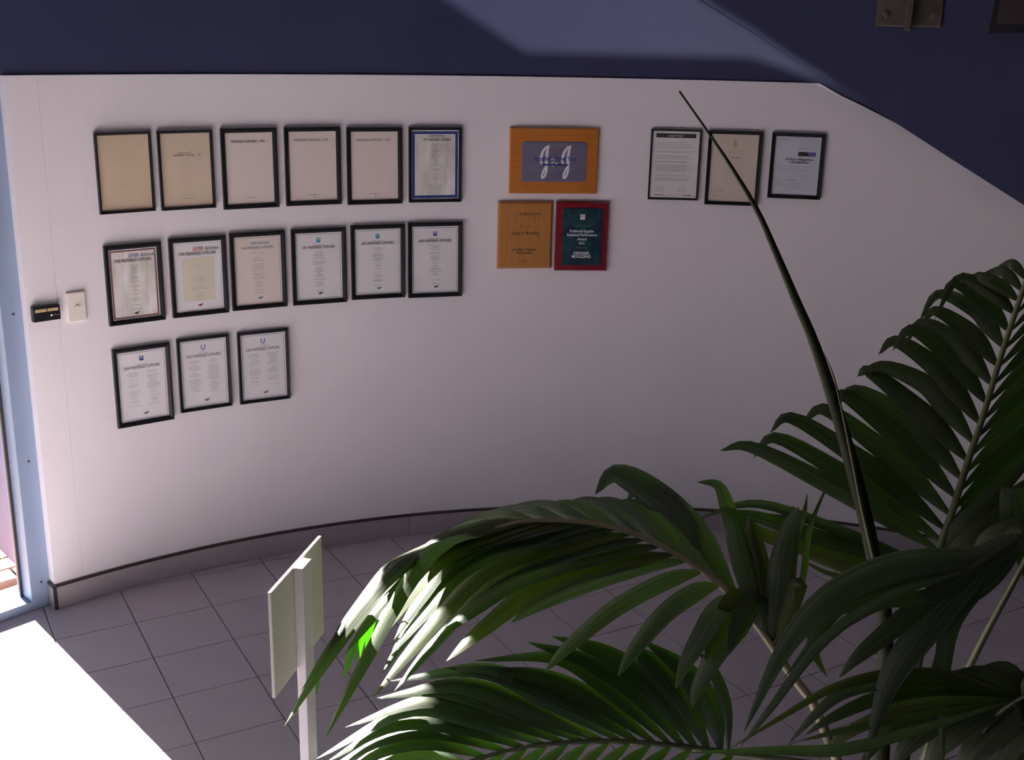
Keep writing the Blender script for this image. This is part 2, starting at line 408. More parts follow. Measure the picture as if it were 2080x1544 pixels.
cp = [(p.x, p.y) for p in [polar(t, RAD + 0.14) for t in arc(TH_L + 0.02, TH_R, math.radians(3))]] + [(x1, BACK), (B.x - .1, BACK), (A.x, A.y)]
structure(prism('ceiling', cp, CEIL, CEIL + 0.1, M['ceiling']), 'flat ceiling over the lobby', 'ceiling')

# unseen landing under the viewer and low screen, added dark to absorb the sunbeam
structure(prism('floor_landing', [(-1.9, BACK + .01), (xr - .05, BACK + .01), (xr - .05, 1.35), (-1.9, 1.35)], 0.001, 0.64, M['beam_absorber']), 'unseen low stair landing, added dark to absorb the sunbeam', 'landing')
structure(prism('wall_beam_stop', [(-1.9, 1.351), (xr - .05, 1.351), (xr - .05, 1.43), (-1.9, 1.43)], 0.001, 1.08, M['beam_absorber']), 'unseen low dark screen added along the landing to block the sunbeam', 'wall')

# ------------------------------------------------------------------ entrance glazing
win = bpy.data.objects.new('window_1', None); COL.objects.link(win); win.location = DOOR_J
win.rotation_euler = (0, 0, math.atan2(DT.y, DT.x))
structure(win, 'full height entrance glazing in pale blue metal frame beside the white wall', 'window')
# local x runs along the glazing towards the wall, local -y into the room, y outside
DEP = 0.115
bevel_box('stile', (0.105, DEP, GLAZE - 0.001), (-0.0275, DEP / 2, GLAZE / 2), M['alu'], win, 0.002)
bevel_box('stile', (0.08, DEP, GLAZE - 0.001), (-GL / 2 - 0.03, DEP / 2, GLAZE / 2), M['alu'], win, 0.002)
bevel_box('stile', (0.08, DEP, GLAZE - 0.001), (-GL + 0.04, DEP / 2, GLAZE / 2), M['alu'], win, 0.002)
for k in (0, 1):
    xa = -0.08 - k * (GL / 2 - 0.01); xb = (-GL / 2 + 0.01) if k == 0 else -GL + 0.08
    w = xa - xb - 0.001; xm = (xa + xb) / 2
    bevel_box('bottom_rail', (w, DEP, 0.038), (xm, DEP / 2, 0.0195), M['alu'], win, 0.002)
    bevel_box('head_rail', (w, DEP, 0.07), (xm, DEP / 2, GLAZE - 0.036), M['alu'], win, 0.002)
    bevel_box('glazing_bead', (0.012, 0.012, GLAZE - 0.112), (xa - 0.007, 0.072, GLAZE / 2 - 0.016), M['trim'], win, 0.001)
    bevel_box('pane', (w - 0.02, 0.006, GLAZE - 0.113), (xm, 0.084, GLAZE / 2 - 0.016), M['glass'], win, 0)
for zz in (0.11, 0.62, 1.2):
    bm = bmesh.new(); bmesh.ops.create_cone(bm, cap_ends=True, segments=10, radius1=0.0045, radius2=0.0045, depth=0.003)
    o = from_bm('screw', bm, M['trim'], win); o.location = (-0.035, -0.0005, zz); o.rotation_euler = (math.pi / 2, 0, 0)

# outside: paving and the rendered return wall
OUT = Vector((-0.662, 0.749, 0)).normalized(); OS = Vector((OUT.y, -OUT.x, 0))     # OS points towards the building side
og = DOOR_J - DN * 0.13
gp = [og + DT * 1.2, og - DT * 5.0, og - DT * 5.0 + OUT * 9, og + DT * 1.2 + OUT * 9]
ground = structure(prism('ground_outside', [(p.x, p.y) for p in gp], -0.10, -0.052, M['sand']), 'clay brick paving outside the entrance glazing', 'paving')
sl = [og + DT * 0.0 - DN * 0.0, og - DT * 3.0, og - DT * 3.0 - DN * 0.13, og - DN * 0.13]
prism('threshold_strip', [(p.x, p.y) for p in sl], -0.06, -0.001, M['paver'], ground)
pv = None
for i in range(0, 20):
    for j in range(-16, 3):
        c = og + OUT * (0.13 + 0.116 * i) + OS * (0.232 * (j + 0.5 * (i % 2)))
        if (c - DOOR_J).dot(DN) > -0.26: continue
        px_ = project(c)
        if px_[0] < -420 or px_[0] > 260: continue
        if pv is None:
            o = bevel_box('paving_brick', (0.222, 0.107, 0.05), (0, 0, -0.0255), M['paver'], ground, 0.004, 1); pv = o.data
        else: o = link('paving_brick', pv, None, ground)
        o.location = c; o.rotation_euler = (0, 0, math.atan2(OS.y, OS.x))
ow = DOOR_J - DN * 0.14 + DT * 0.03
pl = [ow, ow + OUT * 5.0, ow + OUT * 5.0 + OS * 0.25, ow + OS * 0.25]
structure(prism('wall_outside', [(p.x, p.y) for p in pl], 0.0, 2.7, M['render']), 'lavender rendered wall running outward from the entrance', 'wall')

# ------------------------------------------------------------------ lettering on flat prints
_txt = {}
def text_geo(s, bold=False):
    key = (s, bold)
    if key in _txt: return _txt[key]
    cu = bpy.data.curves.new('t', 'FONT'); cu.body = s; cu.align_x = 'CENTER'; cu.resolution_u = 2
    cu.offset = 0.018 if bold else 0.0
    o = bpy.data.objects.new('t', cu); COL.objects.link(o)
    dg = bpy.context.evaluated_depsgraph_get(); dg.update()
    me = o.evaluated_get(dg).to_mesh()
    v = [(p.co.x, p.co.y) for p in me.vertices]; f = [tuple(p.vertices) for p in me.polygons]
    o.evaluated_get(dg).to_mesh_clear(); bpy.data.objects.remove(o); bpy.data.curves.remove(cu)
    xs = [p[0] for p in v]; w = max(xs) - min(xs); xm = (max(xs) + min(xs)) / 2
    _txt[key] = ([((x - xm) / w, y / w) for x, y in v], f)
    return _txt[key]
class Print:
    """flat print on a sheet: u to the right, v up, both from the sheet's middle"""
    def __init__(s): s.v, s.f, s.mi, s.mats = [], [], [], []
    def idx(s, m):
        if m not in s.mats: s.mats.append(m)
        return s.mats.index(m)
    def poly(s, pts, m, lift=0):
        n = len(s.v); s.v += [(u, -0.0003 - lift, v) for u, v in pts]; s.f.append(tuple(range(n, n + len(pts)))); s.mi.append(s.idx(m))
    def rect(s, u, v, w, h, m, lift=0): s.poly([(u - w / 2, v - h / 2), (u + w / 2, v - h / 2), (u + w / 2, v + h / 2), (u - w / 2, v + h / 2)], m, lift)
    def border(s, w, h, t, m):
        s.rect(0, h / 2 - t / 2, w, t, m); s.rect(0, -h / 2 + t / 2, w, t, m)
        s.rect(-w / 2 + t / 2, 0, t, h - 2 * t, m); s.rect(w / 2 - t / 2, 0, t, h - 2 * t, m)
    def text(s, body, u, v, w, m, hscale=1.0, bold=False, lift=0.0002):
        vs, fs = text_geo(body, bold); n = len(s.v); k = s.idx(m)
        s.v += [(u + x * w, -0.0003 - lift, v + y * w * hscale) for x, y in vs]
        for f in fs: s.f.append(tuple(n + q for q in f)); s.mi.append(k)
    def lines(s, u, v0, v1, n, wmin, wmax, m, th=0.0011, gap=0.18):
        for i in range(n):
            if random.random() < gap: continue
            w = random.uniform(wmin, wmax)
            s.rect(u + random.uniform(-.0015, .0015), v0 + (v1 - v0) * i / (n - 1), w, th * random.uniform(.7, 1.2), m)
    def ribbon(s, pts, ws, m, lift=0):
        for i in range(len(pts) - 1):
            (x0, y0), (x1, y1) = pts[i], pts[i + 1]; d = math.hypot(x1 - x0, y1 - y0) or 1
            nx, ny = -(y1 - y0) / d, (x1 - x0) / d; a, b = ws[i] / 2, ws[i + 1] / 2
            s.poly([(x0 - nx * a, y0 - ny * a), (x1 - nx * b, y1 - ny * b), (x1 + nx * b, y1 + ny * b), (x0 + nx * a, y0 + ny * a)], m, lift + i * 1e-6)
    def build(s, name, parent, loc):
        o = mesh(name, s.v, s.f, [M[k] for k in s.mats], parent, False, s.mi); o.location = loc; o['kind'] = 'stuff'; return o
def logo_u(p, u, v, sz, m1, m2):
    p.rect(u - sz * .26, v, sz * .42, sz * 1.05, m1); p.rect(u + sz * .26, v, sz * .42, sz * 1.05, m1)
    p.rect(u, v - sz * .36, sz * .16, sz * .3, m1, .0001); p.rect(u - sz * .24, v + sz * .18, sz * .1, sz * .4, m2, .0002); p.rect(u + sz * .24, v + sz * .18, sz * .1, sz * .4, m2, .0002)
def logo_open_u(p, u, v, sz, m):
    pts = [(u - sz * .35, v + sz * .5), (u - sz * .35, v - sz * .1)]
    pts += [(u + sz * .35 * -math.cos(a), v - sz * .12 - sz * .35 * math.sin(a)) for a in [math.pi * k / 8 for k in range(1, 8)]]
    pts += [(u + sz * .35, v - sz * .1), (u + sz * .35, v + sz * .5)]
    p.ribbon(pts, [sz * .26] * len(pts), m)
def logo_hand(p, u, v, sz, m):
    pts = [(u - sz * .5, v + sz * .12), (u - sz * .25, v - sz * .12), (u, v - sz * .2), (u + sz * .25, v - sz * .05), (u + sz * .5, v + sz * .18)]
    p.ribbon(pts, [sz * .12, sz * .25, sz * .3, sz * .26, sz * .14], m)
    p.ribbon([(u - sz * .3, v + sz * .08), (u, v + sz * .05), (u + sz * .3, v + sz * .2)], [sz * .06, sz * .16, sz * .1], 'ink', .0001)
    p.rect(u + sz * .5, v + sz * .24, sz * .16, sz * .16, 'ink', .0001)

# ------------------------------------------------------------------ framed certificates
def wall_place(quad):
    P = [on_wall(*q) for q in quad]
    c = sum(P, Vector()) / 4; th = theta(c)
    w = ((P[1] - P[0]).length + (P[2] - P[3]).length) / 2
    z1 = (P[0].z + P[1].z) / 2; z0 = (P[2].z + P[3].z) / 2
    return th, z0, w, z1 - z0
def wall_rz(th): return math.atan2(-math.cos(th), math.sin(th))
def moulding(name, w, h, fw, dep, mat, parent, lip=0.004):
    # profile: (distance in from the outer edge, distance out from the wall)
    prof = [(0, 0), (0, dep * .8), (fw * .18, dep), (fw * .55, dep * .95), (fw, dep * .55), (fw, 0)]
    vs, fs = [], []
    for i, (sx, sz) in enumerate(((-1, -1), (1, -1), (1, 1), (-1, 1))):
        for a, d in prof: vs.append((sx * (w / 2 - a), -d, h / 2 + sz * (h / 2 - a)))
    n = len(prof)
    for i in range(4):
        j = (i + 1) % 4
        for k in range(n - 1): fs.append((i * n + k, j * n + k, j * n + k + 1, i * n + k + 1))
    o = mesh(name, vs, fs, mat, parent)
    bm = bmesh.new(); bm.from_mesh(o.data); bmesh.ops.recalc_face_normals(bm, faces=bm.faces[:]); bm.to_mesh(o.data); bm.free()
    return o
def certificate(quad, label, group, paper, design, fw=0.017, slip=None, dep=0.020, rot=0.0, fmat='black_frame'):
    th, z0, w, h = wall_place(quad)
    P = polar(th, RAD - 0.0032, z0)
    t = thing('certificate_frame', label, 'framed certificate', P, wall_rz(th), group)
    moulding('frame_moulding', w, h, fw, dep, M[fmat], t)
    bevel_box('backing_board', (w - 0.006, 0.004, h - 0.006), (0, -0.002, h / 2), M['trim'], t, 0)
    pw, ph = w - 2 * fw + 0.002, h - 2 * fw + 0.002
    sh = bevel_box('certificate_sheet', (pw, 0.001, ph), (0, -0.0046, h / 2), M[paper], t, 0)
    p = Print(); design(p, pw, ph)
    if p.f: p.build('printing', sh, (0, -0.0052, h / 2))
    if slip:
        s2 = mesh('gold_slip', *slip_geo(pw, ph, slip), M['gold'], t); s2.location = (0, -0.006, h / 2); s2['label'] = 'thin gold inner edge'
    bevel_box('glass_pane', (pw + 0.002, 0.0012, ph + 0.002), (0, -dep * .5, h / 2), M['picglass'], t, 0)
    return t
def slip_geo(w, h, sides):
    vs, fs = [], []
    for s in sides:
        n = len(vs); x = w / 2 - 0.0025
        if s == 'R': q = [(x, -h / 2), (x + .003, -h / 2), (x + .003, h / 2), (x, h / 2)]
        else: q = [(-x - .003, -h / 2), (-x, -h / 2), (-x, h / 2), (-x - .003, h / 2)]
        vs += [(u, -.001, v) for u, v in q] + [(u, .002, v) for u, v in q]
        fs += [(n, n + 1, n + 2, n + 3), (n, n + 4, n + 5, n + 1), (n + 1, n + 5, n + 6, n + 2), (n + 2, n + 6, n + 7, n + 3), (n + 3, n + 7, n + 4, n)]
    return vs, fs

def c_faded1(p, w, h):
    p.text('LEVER REXONA', .0, h * .19, w * .18, 'ink_pale'); p.text('PREFERRED SUPPLIERS - 1992', 0, h * .16, w * .36, 'ink_pale')
    p.lines(0, h * .1, -h * .36, 15, w * .1, w * .3, 'ink_pale', .0007)
def c_faded2(p, w, h):
    p.lines(0.0, h * .34, h * .33, 2, w * .05, w * .07, 'ink_soft', .0008, 0)
    p.text('LEVER REXONA', -w * .02, h * .222, w * .26, 'ink', 1.1); p.text('PREFERRED SUPPLIERS - 1993', w * .03, h * .188, w * .56, 'ink', 1.15)
    p.lines(0, h * .13, -h * .33, 16, w * .12, w * .28, 'ink_pale', .0007); p.lines(0, -h * .385, -h * .387, 2, w * .2, w * .26, 'ink_soft', .001, 0)
def c_plain(year, low):
    def d(p, w, h):
        p.text('PREFERRED SUPPLIERS - ' + year, -w * .02, h * .36, w * .70, 'ink', 1.2, not low)
        p.lines(0, h * .28, -h * .3, 14, w * .1, w * .3, 'ink_pale' if False else 'paper_cream', .0005)
        p.lines(w * .0, -h * .405, -h * .407, 2, w * .16, w * .26, 'ink_soft', .0011, 0)
        if low: p.rect(w * .02, -h * .445, .0035, .005, 'ink')
    return d
def head(p, w, h, year, colr, y, mono=False):
    p.text('LEVER', w * .02, h * y, w * .22, colr, 1.3, True); p.text('REXONA', w * .30, h * y, w * .28, 'ink_navy' if not mono else colr, 1.2, True)
    p.rect(-w * .1, h * y - .004, w * .60, .0011, 'ink_orange' if not mono else colr)
    p.text(year + ' PREFERRED SUPPLIERS', 0, h * y - h * .062, w * .76, 'ink' if not mono else 'ink_soft', 1.35, True)
def c_blue97(p, w, h):
    p.border(w * .96, h * .955, .011, 'ink_blue')
    p.text('LEVER REXONA', w * .03, h * .40, w * .34, 'ink_navy', 1.3, True); p.rect(0, h * .388, w * .7, .0008, 'ink_soft')
    p.text('1997 PREFERRED SUPPLIERS', w * .04, h * .345, w * .58, 'ink', 1.3, True)
    p.lines(w * .02, h * .30, -h * .40, 34, w * .08, w * .28, 'ink_soft', .0012, .2)
def c_98(p, w, h):
    p.border(w * .94, h * .955, .0035, 'ink_navy'); p.border(w * .905, h * .93, .0028, 'ink_orange')
    head(p, w, h, '1998', 'ink_blue', .375); p.lines(0, h * .26, -h * .36, 32, w * .08, w * .26, 'ink_soft', .0012, .15); logo_hand(p, w * .0, -h * .415, .018, 'ink')
def c_99(p, w, h):
    p.rect(0, -h * .04, w * .66, h * .62, 'ink_cream')
    head(p, w, h, '1999', 'ink_red', .37); p.border(w * .93, h * .94, .0007, 'ink_soft')
    p.lines(0, h * .27, -h * .34, 28, w * .12, w * .34, 'ink_soft', .0012, .15); logo_hand(p, 0, -h * .41, .018, 'ink_red')
def c_00(p, w, h):
    p.border(w * .93, h * .95, .0014, 'ink_green'); p.text('LEVER REXONA', w * .05, h * .38, w * .40, 'ink_teal', 1.3, True)
    p.text('2000 PREFERRED SUPPLIERS', 0, h * .315, w * .68, 'ink_soft', 1.3, True)
    p.lines(0, h * .26, -h * .33, 26, w * .12, w * .28, 'ink_soft', .0011, .22); logo_hand(p, w * .02, -h * .40, .018, 'ink_teal')
def c_0x(year, lc, bc):
    def d(p, w, h):
        p.border(w * .93, h * .95, .0018, bc)
        logo_u(p, 0, h * .385, .018, lc, 'ink_white'); p.lines(0, h * .318, h * .316, 2, w * .2, w * .26, 'ink_soft', .0008, 0)
        p.text(year + ' PREFERRED SUPPLIERS', 0, h * .265, w * .70, 'ink', 1.35, True)
        p.lines(0, h * .215, -h * .30, 30, w * .1, w * .28, 'ink_soft', .0012, .2)
        p.lines(0, -h * .355, -h * .357, 2, w * .1, w * .2, 'ink_soft', .0006, 0); logo_hand(p, w * .02, -h * .40, .019, lc)
    return d
def c_two(year, openu, bc):
    def d(p, w, h):
        p.border(w * .93, h * .95, .0018, bc)
        if openu: logo_open_u(p, 0, h * .385, .020, 'ink_lilac'); p.lines(0, h * .33, h * .328, 2, w * .1, w * .13, 'ink_lilac', .001, 0)
        else: logo_u(p, 0, h * .385, .018, 'ink_blue', 'ink_white')
        p.lines(0, h * .30, h * .298, 2, w * .2, w * .28, 'ink_soft', .0008, 0)
        p.text(year + ' PREFERRED SUPPLIERS', 0, h * .245, w * .74, 'ink_soft', 1.35, True)
        for u in (-w * .2, w * .2): p.lines(u, h * .195, -h * .28, 24, w * .1, w * .30, 'ink_soft', .0010, .15)
        logo_hand(p, w * .02, -h * .40, .020, 'ink_soft')
    return d
def c_policy(p, w, h):
    p.rect(0, h * .43, w * .84, h * .062, 'ink'); p.text('QUALITY POLICY', 0, h * .415, w * .32, 'ink_white', 1.2, True, .0006)
    for v0, v1, n in ((.33, .25, 4), (.20, .185, 2), (.13, .09, 3), (.045, .04, 2), (.0, -.10, 8), (-.15, -.165, 2), (-.20, -.24, 4)):
        for i in range(n):
            wl_ = w * random.uniform(.66, .82); p.rect(-w * .41 + wl_ / 2, h * (v0 + (v1 - v0) * i / max(1, n - 1)), wl_, .0010, 'ink_soft')
    for u in (-w * .3, w * .2): p.lines(u, -h * .33, -h * .40, 4, w * .14, w * .24, 'ink_soft', .001, 0)
    p.rect(-w * .3, -h * .455, w * .2, .003, 'ink_soft'); p.rect(w * .3, -h * .455, w * .18, .003, 'ink_soft'); p.rect(0, -h * .45, w * .8, .0006, 'ink_soft')
def c_crest(p, w, h):
    p.rect(0, h * .41, .003, .018, 'ink_gold'); p.rect(0, h * .435, .008, .003, 'ink_gold')
    p.poly([(w * .045 * math.cos(a), h * .35 + w * .07 * math.sin(a)) for a in [2 * math.pi * k / 14 for k in range(14)]], 'ink_gold')
    p.lines(0, h * .25, -h * .05, 9, w * .3, w * .6, 'ink_pale', .0009, .2); p.rect(w * .03, h * .155, w * .22, .002, 'ink_soft')
    p.lines(0, -h * .08, -h * .22, 5, w * .2, w * .5, 'ink_pale', .0009, .1)
    for u in (-w * .25, w * .22): p.lines(u, -h * .30, -h * .34, 3, w * .14, w * .26, 'ink_soft', .0008, 0)
    p.lines(-w * .36, -h * .415, -h * .42, 2, w * .08, w * .1, 'ink_pale', .001, 0)
def c_business(p, w, h):
    p.lines(-w * .32, h * .45, h * .42, 3, w * .14, w * .22, 'ink_soft', .0008, 0); p.lines(w * .2, h * .305, h * .30, 2, w * .3, w * .4, 'ink_soft', .0007, 0)
    p.rect(w * .21, h * .205, w * .38, h * .072, 'ink_purple'); p.poly([(w * .02, h * .169), (w * .27, h * .169), (w * .20, h * .241), (w * .02, h * .241)], 'ink', .0002)
    p.text('Certificate of Registration', w * .05, h * .095, w * .60, 'ink', 1.3, True); p.text('of Business Name', w * .05, h * .045, w * .42, 'ink', 1.3, True)
    p.rect(0, -.002, w * .9, .0009, 'ink_soft'); p.rect(-w * .12, -h * .055, w * .64, .0007, 'ink_soft'); p.rect(-w * .08, -h * .08, w * .7, .0007, 'ink_soft')
    p.lines(w * .2, -h * .14, -h * .20, 3, w * .14, w * .28, 'ink_soft', .001, 0)
    p.rect(-w * .38, -h * .235, w * .14, .0014, 'ink_soft'); p.rect(-w * .08, -h * .245, w * .2, .0016, 'ink')
    p.lines(-w * .34, -h * .27, -h * .34, 4, w * .1, w * .22, 'ink_soft', .0008, 0); p.lines(-w * .02, -h * .30, -h * .38, 4, w * .2, w * .44, 'ink_soft', .0008, 0)

G1 = 'certificates in the top row of the left block'; G2 = 'certificates in the middle row of the left block'; G3 = 'certificates in the bottom row of the left block'; G4 = 'certificates in the row of three'
certificate([(187.7, 270.8), (303, 266), (313.7, 425.6), (202, 436.5)], 'thin black frame with a faded almost blank tan sheet', G1, 'paper_tan', c_faded1, 0.0095)
certificate([(314.6, 267), (427, 262), (437.7, 419), (329, 428.8)], 'thin black frame with a yellowed sheet and two dark title lines below its top', G1, 'paper_cream', c_faded2, 0.0105)
certificate([(445, 262.7), (558.8, 257.3), (565.6, 418.5), (454, 426)], 'black framed blush sheet with a 1994 title line, beside the yellowed sheet', G1, 'paper_pink', c_plain('1994', False))
certificate([(574.4, 258.8), (687.9, 257), (692.7, 412.7), (581.5, 418.5)], 'black framed blush sheet with a 1995 title line and tiny bottom mark', G1, 'paper_pink', c_plain('1995', True))
certificate([(702, 259), (814.8, 257.7), (815.8, 411.5), (705.6, 416)], 'black framed blush sheet with a 1996 title line, beside the blue bordered one', G1, 'paper_pink', c_plain('1996', True))
certificate([(828, 258.8), (936, 257), (936.3, 408), (831, 411.5)], 'black framed certificate with painted wavy sheen and a broad dark blue border', G1, 'paper_sheen', c_blue97, 0.012)
certificate([(207, 501), (323.7, 489.6), (334, 646), (221.7, 663)], 'black framed certificate with painted wavy sheen, navy and orange border lines, dated 1998', G2, 'paper_sheen', c_98)
certificate([(337.7, 487.7), (453.5, 475.6), (464.6, 630.8), (352.5, 646.7)], 'black framed certificate with red heading and pale yellow text panel, dated 1999', G2, 'paper_white', c_99)
certificate([(462, 475.6), (575.6, 466), (582, 618.8), (473.7, 632)], 'black framed blush certificate with teal word heading, dated 2000', G2, 'paper_pink', c_00)
certificate([(586, 468.5), (698, 459), (705, 609.8), (598, 621)], 'black framed certificate with teal square emblem and green border, dated 2001', G2, 'paper_white', c_0x('2001', 'ink_teal', 'ink_green'))
certificate([(708.8, 459.8), (819, 452.7), (822, 600), (716, 609.8)], 'black framed certificate with dark teal square emblem, dated 2002', G2, 'paper_white', c_0x('2002', 'ink_teal', 'ink_green'))
certificate([(825.8, 453), (938, 448.7), (937, 598.8), (830.6, 605)], 'black framed certificate with blue border and bright gold edge, dated 2003', G2, 'paper_white', c_0x('2003', 'ink_blue', 'ink_lilac'), slip='R')
certificate([(223, 713.5), (338.8, 692), (353.8, 846.5), (241, 871)], 'black framed two column certificate with solid blue emblem and gold edge, dated 2004', G3, 'paper_white', c_two('2004', False, 'ink_lilac'), slip='R')
certificate([(353.8, 691), (460, 676), (472, 819.6), (369, 838.5)], 'black framed two column certificate with open lilac emblem and green border, dated 2005', G3, 'paper_white', c_two('2005', True, 'ink_green'), 0.012)
certificate([(478, 678), (582, 663.8), (588.8, 806), (489, 820.8)], 'black framed two column certificate with open lilac emblem and lilac border, dated 2006', G3, 'paper_white', c_two('2006', True, 'ink_lilac'), 0.012)
certificate([(1323, 260.8), (1425, 264), (1416.8, 407.6), (1315, 403)], 'thin black frame with a white policy sheet under a black title bar', G4, 'paper_white', c_policy, 0.008, dep=0.016)
certificate([(1441.5, 263.8), (1550.5, 268), (1537, 418), (1429, 413.7)], 'black frame with gold inner edges around an ivory certificate with gold crest', G4, 'paper_ivory', c_crest, 0.014, slip='LR')
certificate([(1568.7, 268), (1677.7, 272), (1664.6, 405.6), (1558.6, 400)], 'black framed cool white business name certificate with purple and black emblem bar', G4, 'paper_cool', c_business, 0.015)

# ------------------------------------------------------------------ award plaques
def plaque_board(t, w, h, dep, bev, mat):
    vs = []
    for d, i in ((0, 0), (dep * .55, 0), (dep, bev)):
        vs += [(-w / 2 + i, -d, i), (w / 2 - i, -d, i), (w / 2 - i, -d, h - i), (-w / 2 + i, -d, h - i)]
    fs = [(8, 9, 10, 11), (3, 2, 1, 0)]
    for a in (0, 4):
        for k in range(4): fs.append((a + k, a + (k + 1) % 4, a + 4 + (k + 1) % 4, a + 4 + k))
    return mesh('board', vs, fs, M[mat], t)
def round_plate(name, w, h, r, dep, mat, parent, loc):
    pts = []
    for sx, sz, a0 in ((1, -1, -90), (1, 1, 0), (-1, 1, 90), (-1, -1, 180)):
        for k in range(5):
            a = math.radians(a0 + 22.5 * k); pts.append((sx * (w / 2 - r) + r * math.cos(a), sz * (h / 2 - r) + r * math.sin(a)))
    n = len(pts); vs = [(x, 0, z) for x, z in pts] + [(x, -dep, z) for x, z in pts]
    fs = [tuple(range(n, 2 * n))] + [(i, (i + 1) % n, n + (i + 1) % n, n + i) for i in range(n)]
    o = mesh(name, vs, fs, M[mat], parent); o.location = loc; return o
def plaque(quad, label, dep=0.02):
    th, z0, w, h = wall_place(quad)
    return thing('award_plaque', label, 'plaque', polar(th, RAD - 0.0036, z0), wall_rz(th), 'award plaques between the certificates'), w, h

t, w, h = plaque([(1034.6, 259), (1215, 259), (1212, 392.4), (1033.5, 393)], 'wide orange wooden plaque with slate blue plate and white looped monogram')
plaque_board(t, w, h, 0.020, 0.005, 'wood_orange')
pw, ph = w * .725, h * .60
e_ = round_plate('plate_edge', pw, ph, .012, .0025, 'plate_edge', t, (w * .0, -.020, h * .49))
pl = round_plate('plate', pw - .006, ph - .006, .010, .0045, 'plate_blue', t, (w * .0, -.020, h * .49))
p = Print()
for u in (-pw * .195, pw * .14):
    J = [(u + .030, ph * .40), (u + .018, ph * .37), (u + .004, ph * .26), (u - .004, ph * .10), (u - .004, -ph * .02), (u + .003, -ph * .05)]
    p.ribbon(J, [.006, .009, .012, .013, .011, .007], 'ink_white')
    J = [(u + .030, ph * .41), (u + .024, ph * .30), (u + .020, ph * .10), (u + .021, -ph * .10), (u + .021, -ph * .25), (u + .014, -ph * .38), (u + .004, -ph * .42), (u + .003, -ph * .34), (u + .009, -ph * .22), (u + .018, -ph * .12)]
    p.ribbon(J, [.007, .011, .014, .013, .011, .009, .009, .009, .008, .006], 'ink_white', .0001)
p.ribbon([(-.014, .008), (-.006, .014), (.002, .008), (-.006, -.004), (-.014, -.010), (-.006, -.018), (.010, -.004), (.016, -.016)], [.003, .005, .005, .004, .004, .005, .005, .006], 'ink_white')
p.text('Supplier of the Year', .006, ph * .03, pw * .66, 'ink_blue', 1.25, True, .0006); p.rect(.006, -ph * .075, pw * .40, .007, 'ink_blue', .0006)
p.rect(.010, ph * .30, pw * .36, .0022, 'ink_red'); p.lines(-.004, -ph * .22, -ph * .36, 4, pw * .2, pw * .5, 'ink_purple', .001, 0)
p.build('printing', pl, (0, -.0046, 0))

t, w, h = plaque([(1010.7, 409.6), (1122.7, 408.4), (1117.5, 543.8), (1009, 544.4)], 'plain honey coloured wooden plaque with dark engraved lettering')
bd = plaque_board(t, w, h, 0.020, 0.008, 'wood_tan')
p = Print()
p.text('LEVER REXONA', w * .09, h * .305, w * .40, 'ink_brown', 1.2, True); p.lines(-w * .2, h * .295, h * .293, 2, w * .2, w * .24, 'ink_brown', .0007, 0); p.lines(w * .17, h * .272, h * .27, 2, w * .2, w * .24, 'ink_brown', .001, 0)
p.lines(0, h * .142, h * .14, 2, w * .18, w * .2, 'ink_brown', .0013, 0); p.text('Designer Moulding', 0, h * .02, w * .50, 'ink_brown', 1.2, True)
p.rect(0, -h * .105, .004, .002, 'ink_brown'); p.text('Excellent Supplier', 0, -h * .225, w * .44, 'ink_brown', 1.2, True); p.text('Performance', 0, -h * .275, w * .30, 'ink_brown', 1.2, True); p.text('1999', 0, -h * .405, w * .09, 'ink_brown', 1.2)
p.build('engraving', bd, (0, -.0202, h / 2))

t, w, h = plaque([(1128.5, 409), (1236.7, 408), (1230.5, 548.5), (1125.8, 549)], 'dark red wooden plaque with green black marbled plate and pale lettering')
plaque_board(t, w, h, 0.022, 0.006, 'wood_red')
pw, ph = w * .75, h * .82
pl = bevel_box('plate', (pw, .004, ph), (0, -.0235, h * .5), M['marble'], t, .001)
p = Print()
logo_u(p, 0, ph * .35, .022, 'ink_white', 'marble')
p.lines(0, ph * .195, ph * .193, 2, pw * .46, pw * .5, 'ink_soft', .0016, 0)
for s_, v_, w_ in (('Preferred Supplier', .08, .62), ('Sustained Performance', .015, .76), ('Award', -.06, .22), ('2002', -.13, .15), ('DESIGNER', -.31, .40), ('MOULDING', -.37, .48)):
    p.text(s_, 0, ph * v_, pw * w_, 'ink_white', 1.15, s_ != '2002')
p.text('Presented to', 0, -ph * .20, pw * .28, 'ink_soft', 1.15)
p.build('lettering', pl, (0, -.0256, h * .5))

# ------------------------------------------------------------------ keypad and switch
th, z0, w, h = wall_place([(60, 623.9), (114.8, 616.5), (119.8, 645), (64, 653.8)])
t = thing('alarm_keypad', 'small black keypad box with a gold strip beside the entrance glazing', 'keypad', polar(th, RAD - 0.0006, z0), wall_rz(th))
bevel_box('case', (w, .026, h), (0, -.013, h / 2), M['black_plastic'], t, .003, 3)
st = bevel_box('gold_strip', (w * .84, .002, h * .20), (0, -.0264, h * .75), M['gold_strip'], t, .0005)
p = Print(); p.rect(0, 0, .004, h * .2, 'ink'); p.rect(-w * .21, 0, w * .3, .0016, 'ink_orange'); p.rect(w * .21, 0, w * .3, .0016, 'ink_orange'); p.build('marking', st, (0, -.0276, h * .75))
p = Print(); p.poly([(w * .16 + .004 * math.cos(a), .004 * math.sin(a)) for a in [math.pi * k / 5 for k in range(10)]], 'ink_white'); p.rect(w * .32, 0, w * .24, .0022, 'ink_soft'); p.build('emblem', t, (0, -.0263, h * .36))
th, z0, w, h = wall_place([(131.7, 595), (169, 590.3), (175.4, 649.7), (138.7, 654.4)])
t = thing('light_switch', 'cream wall plate with one small round button beside the black keypad', 'switch', polar(th, RAD - 0.0004, z0), wall_rz(th))
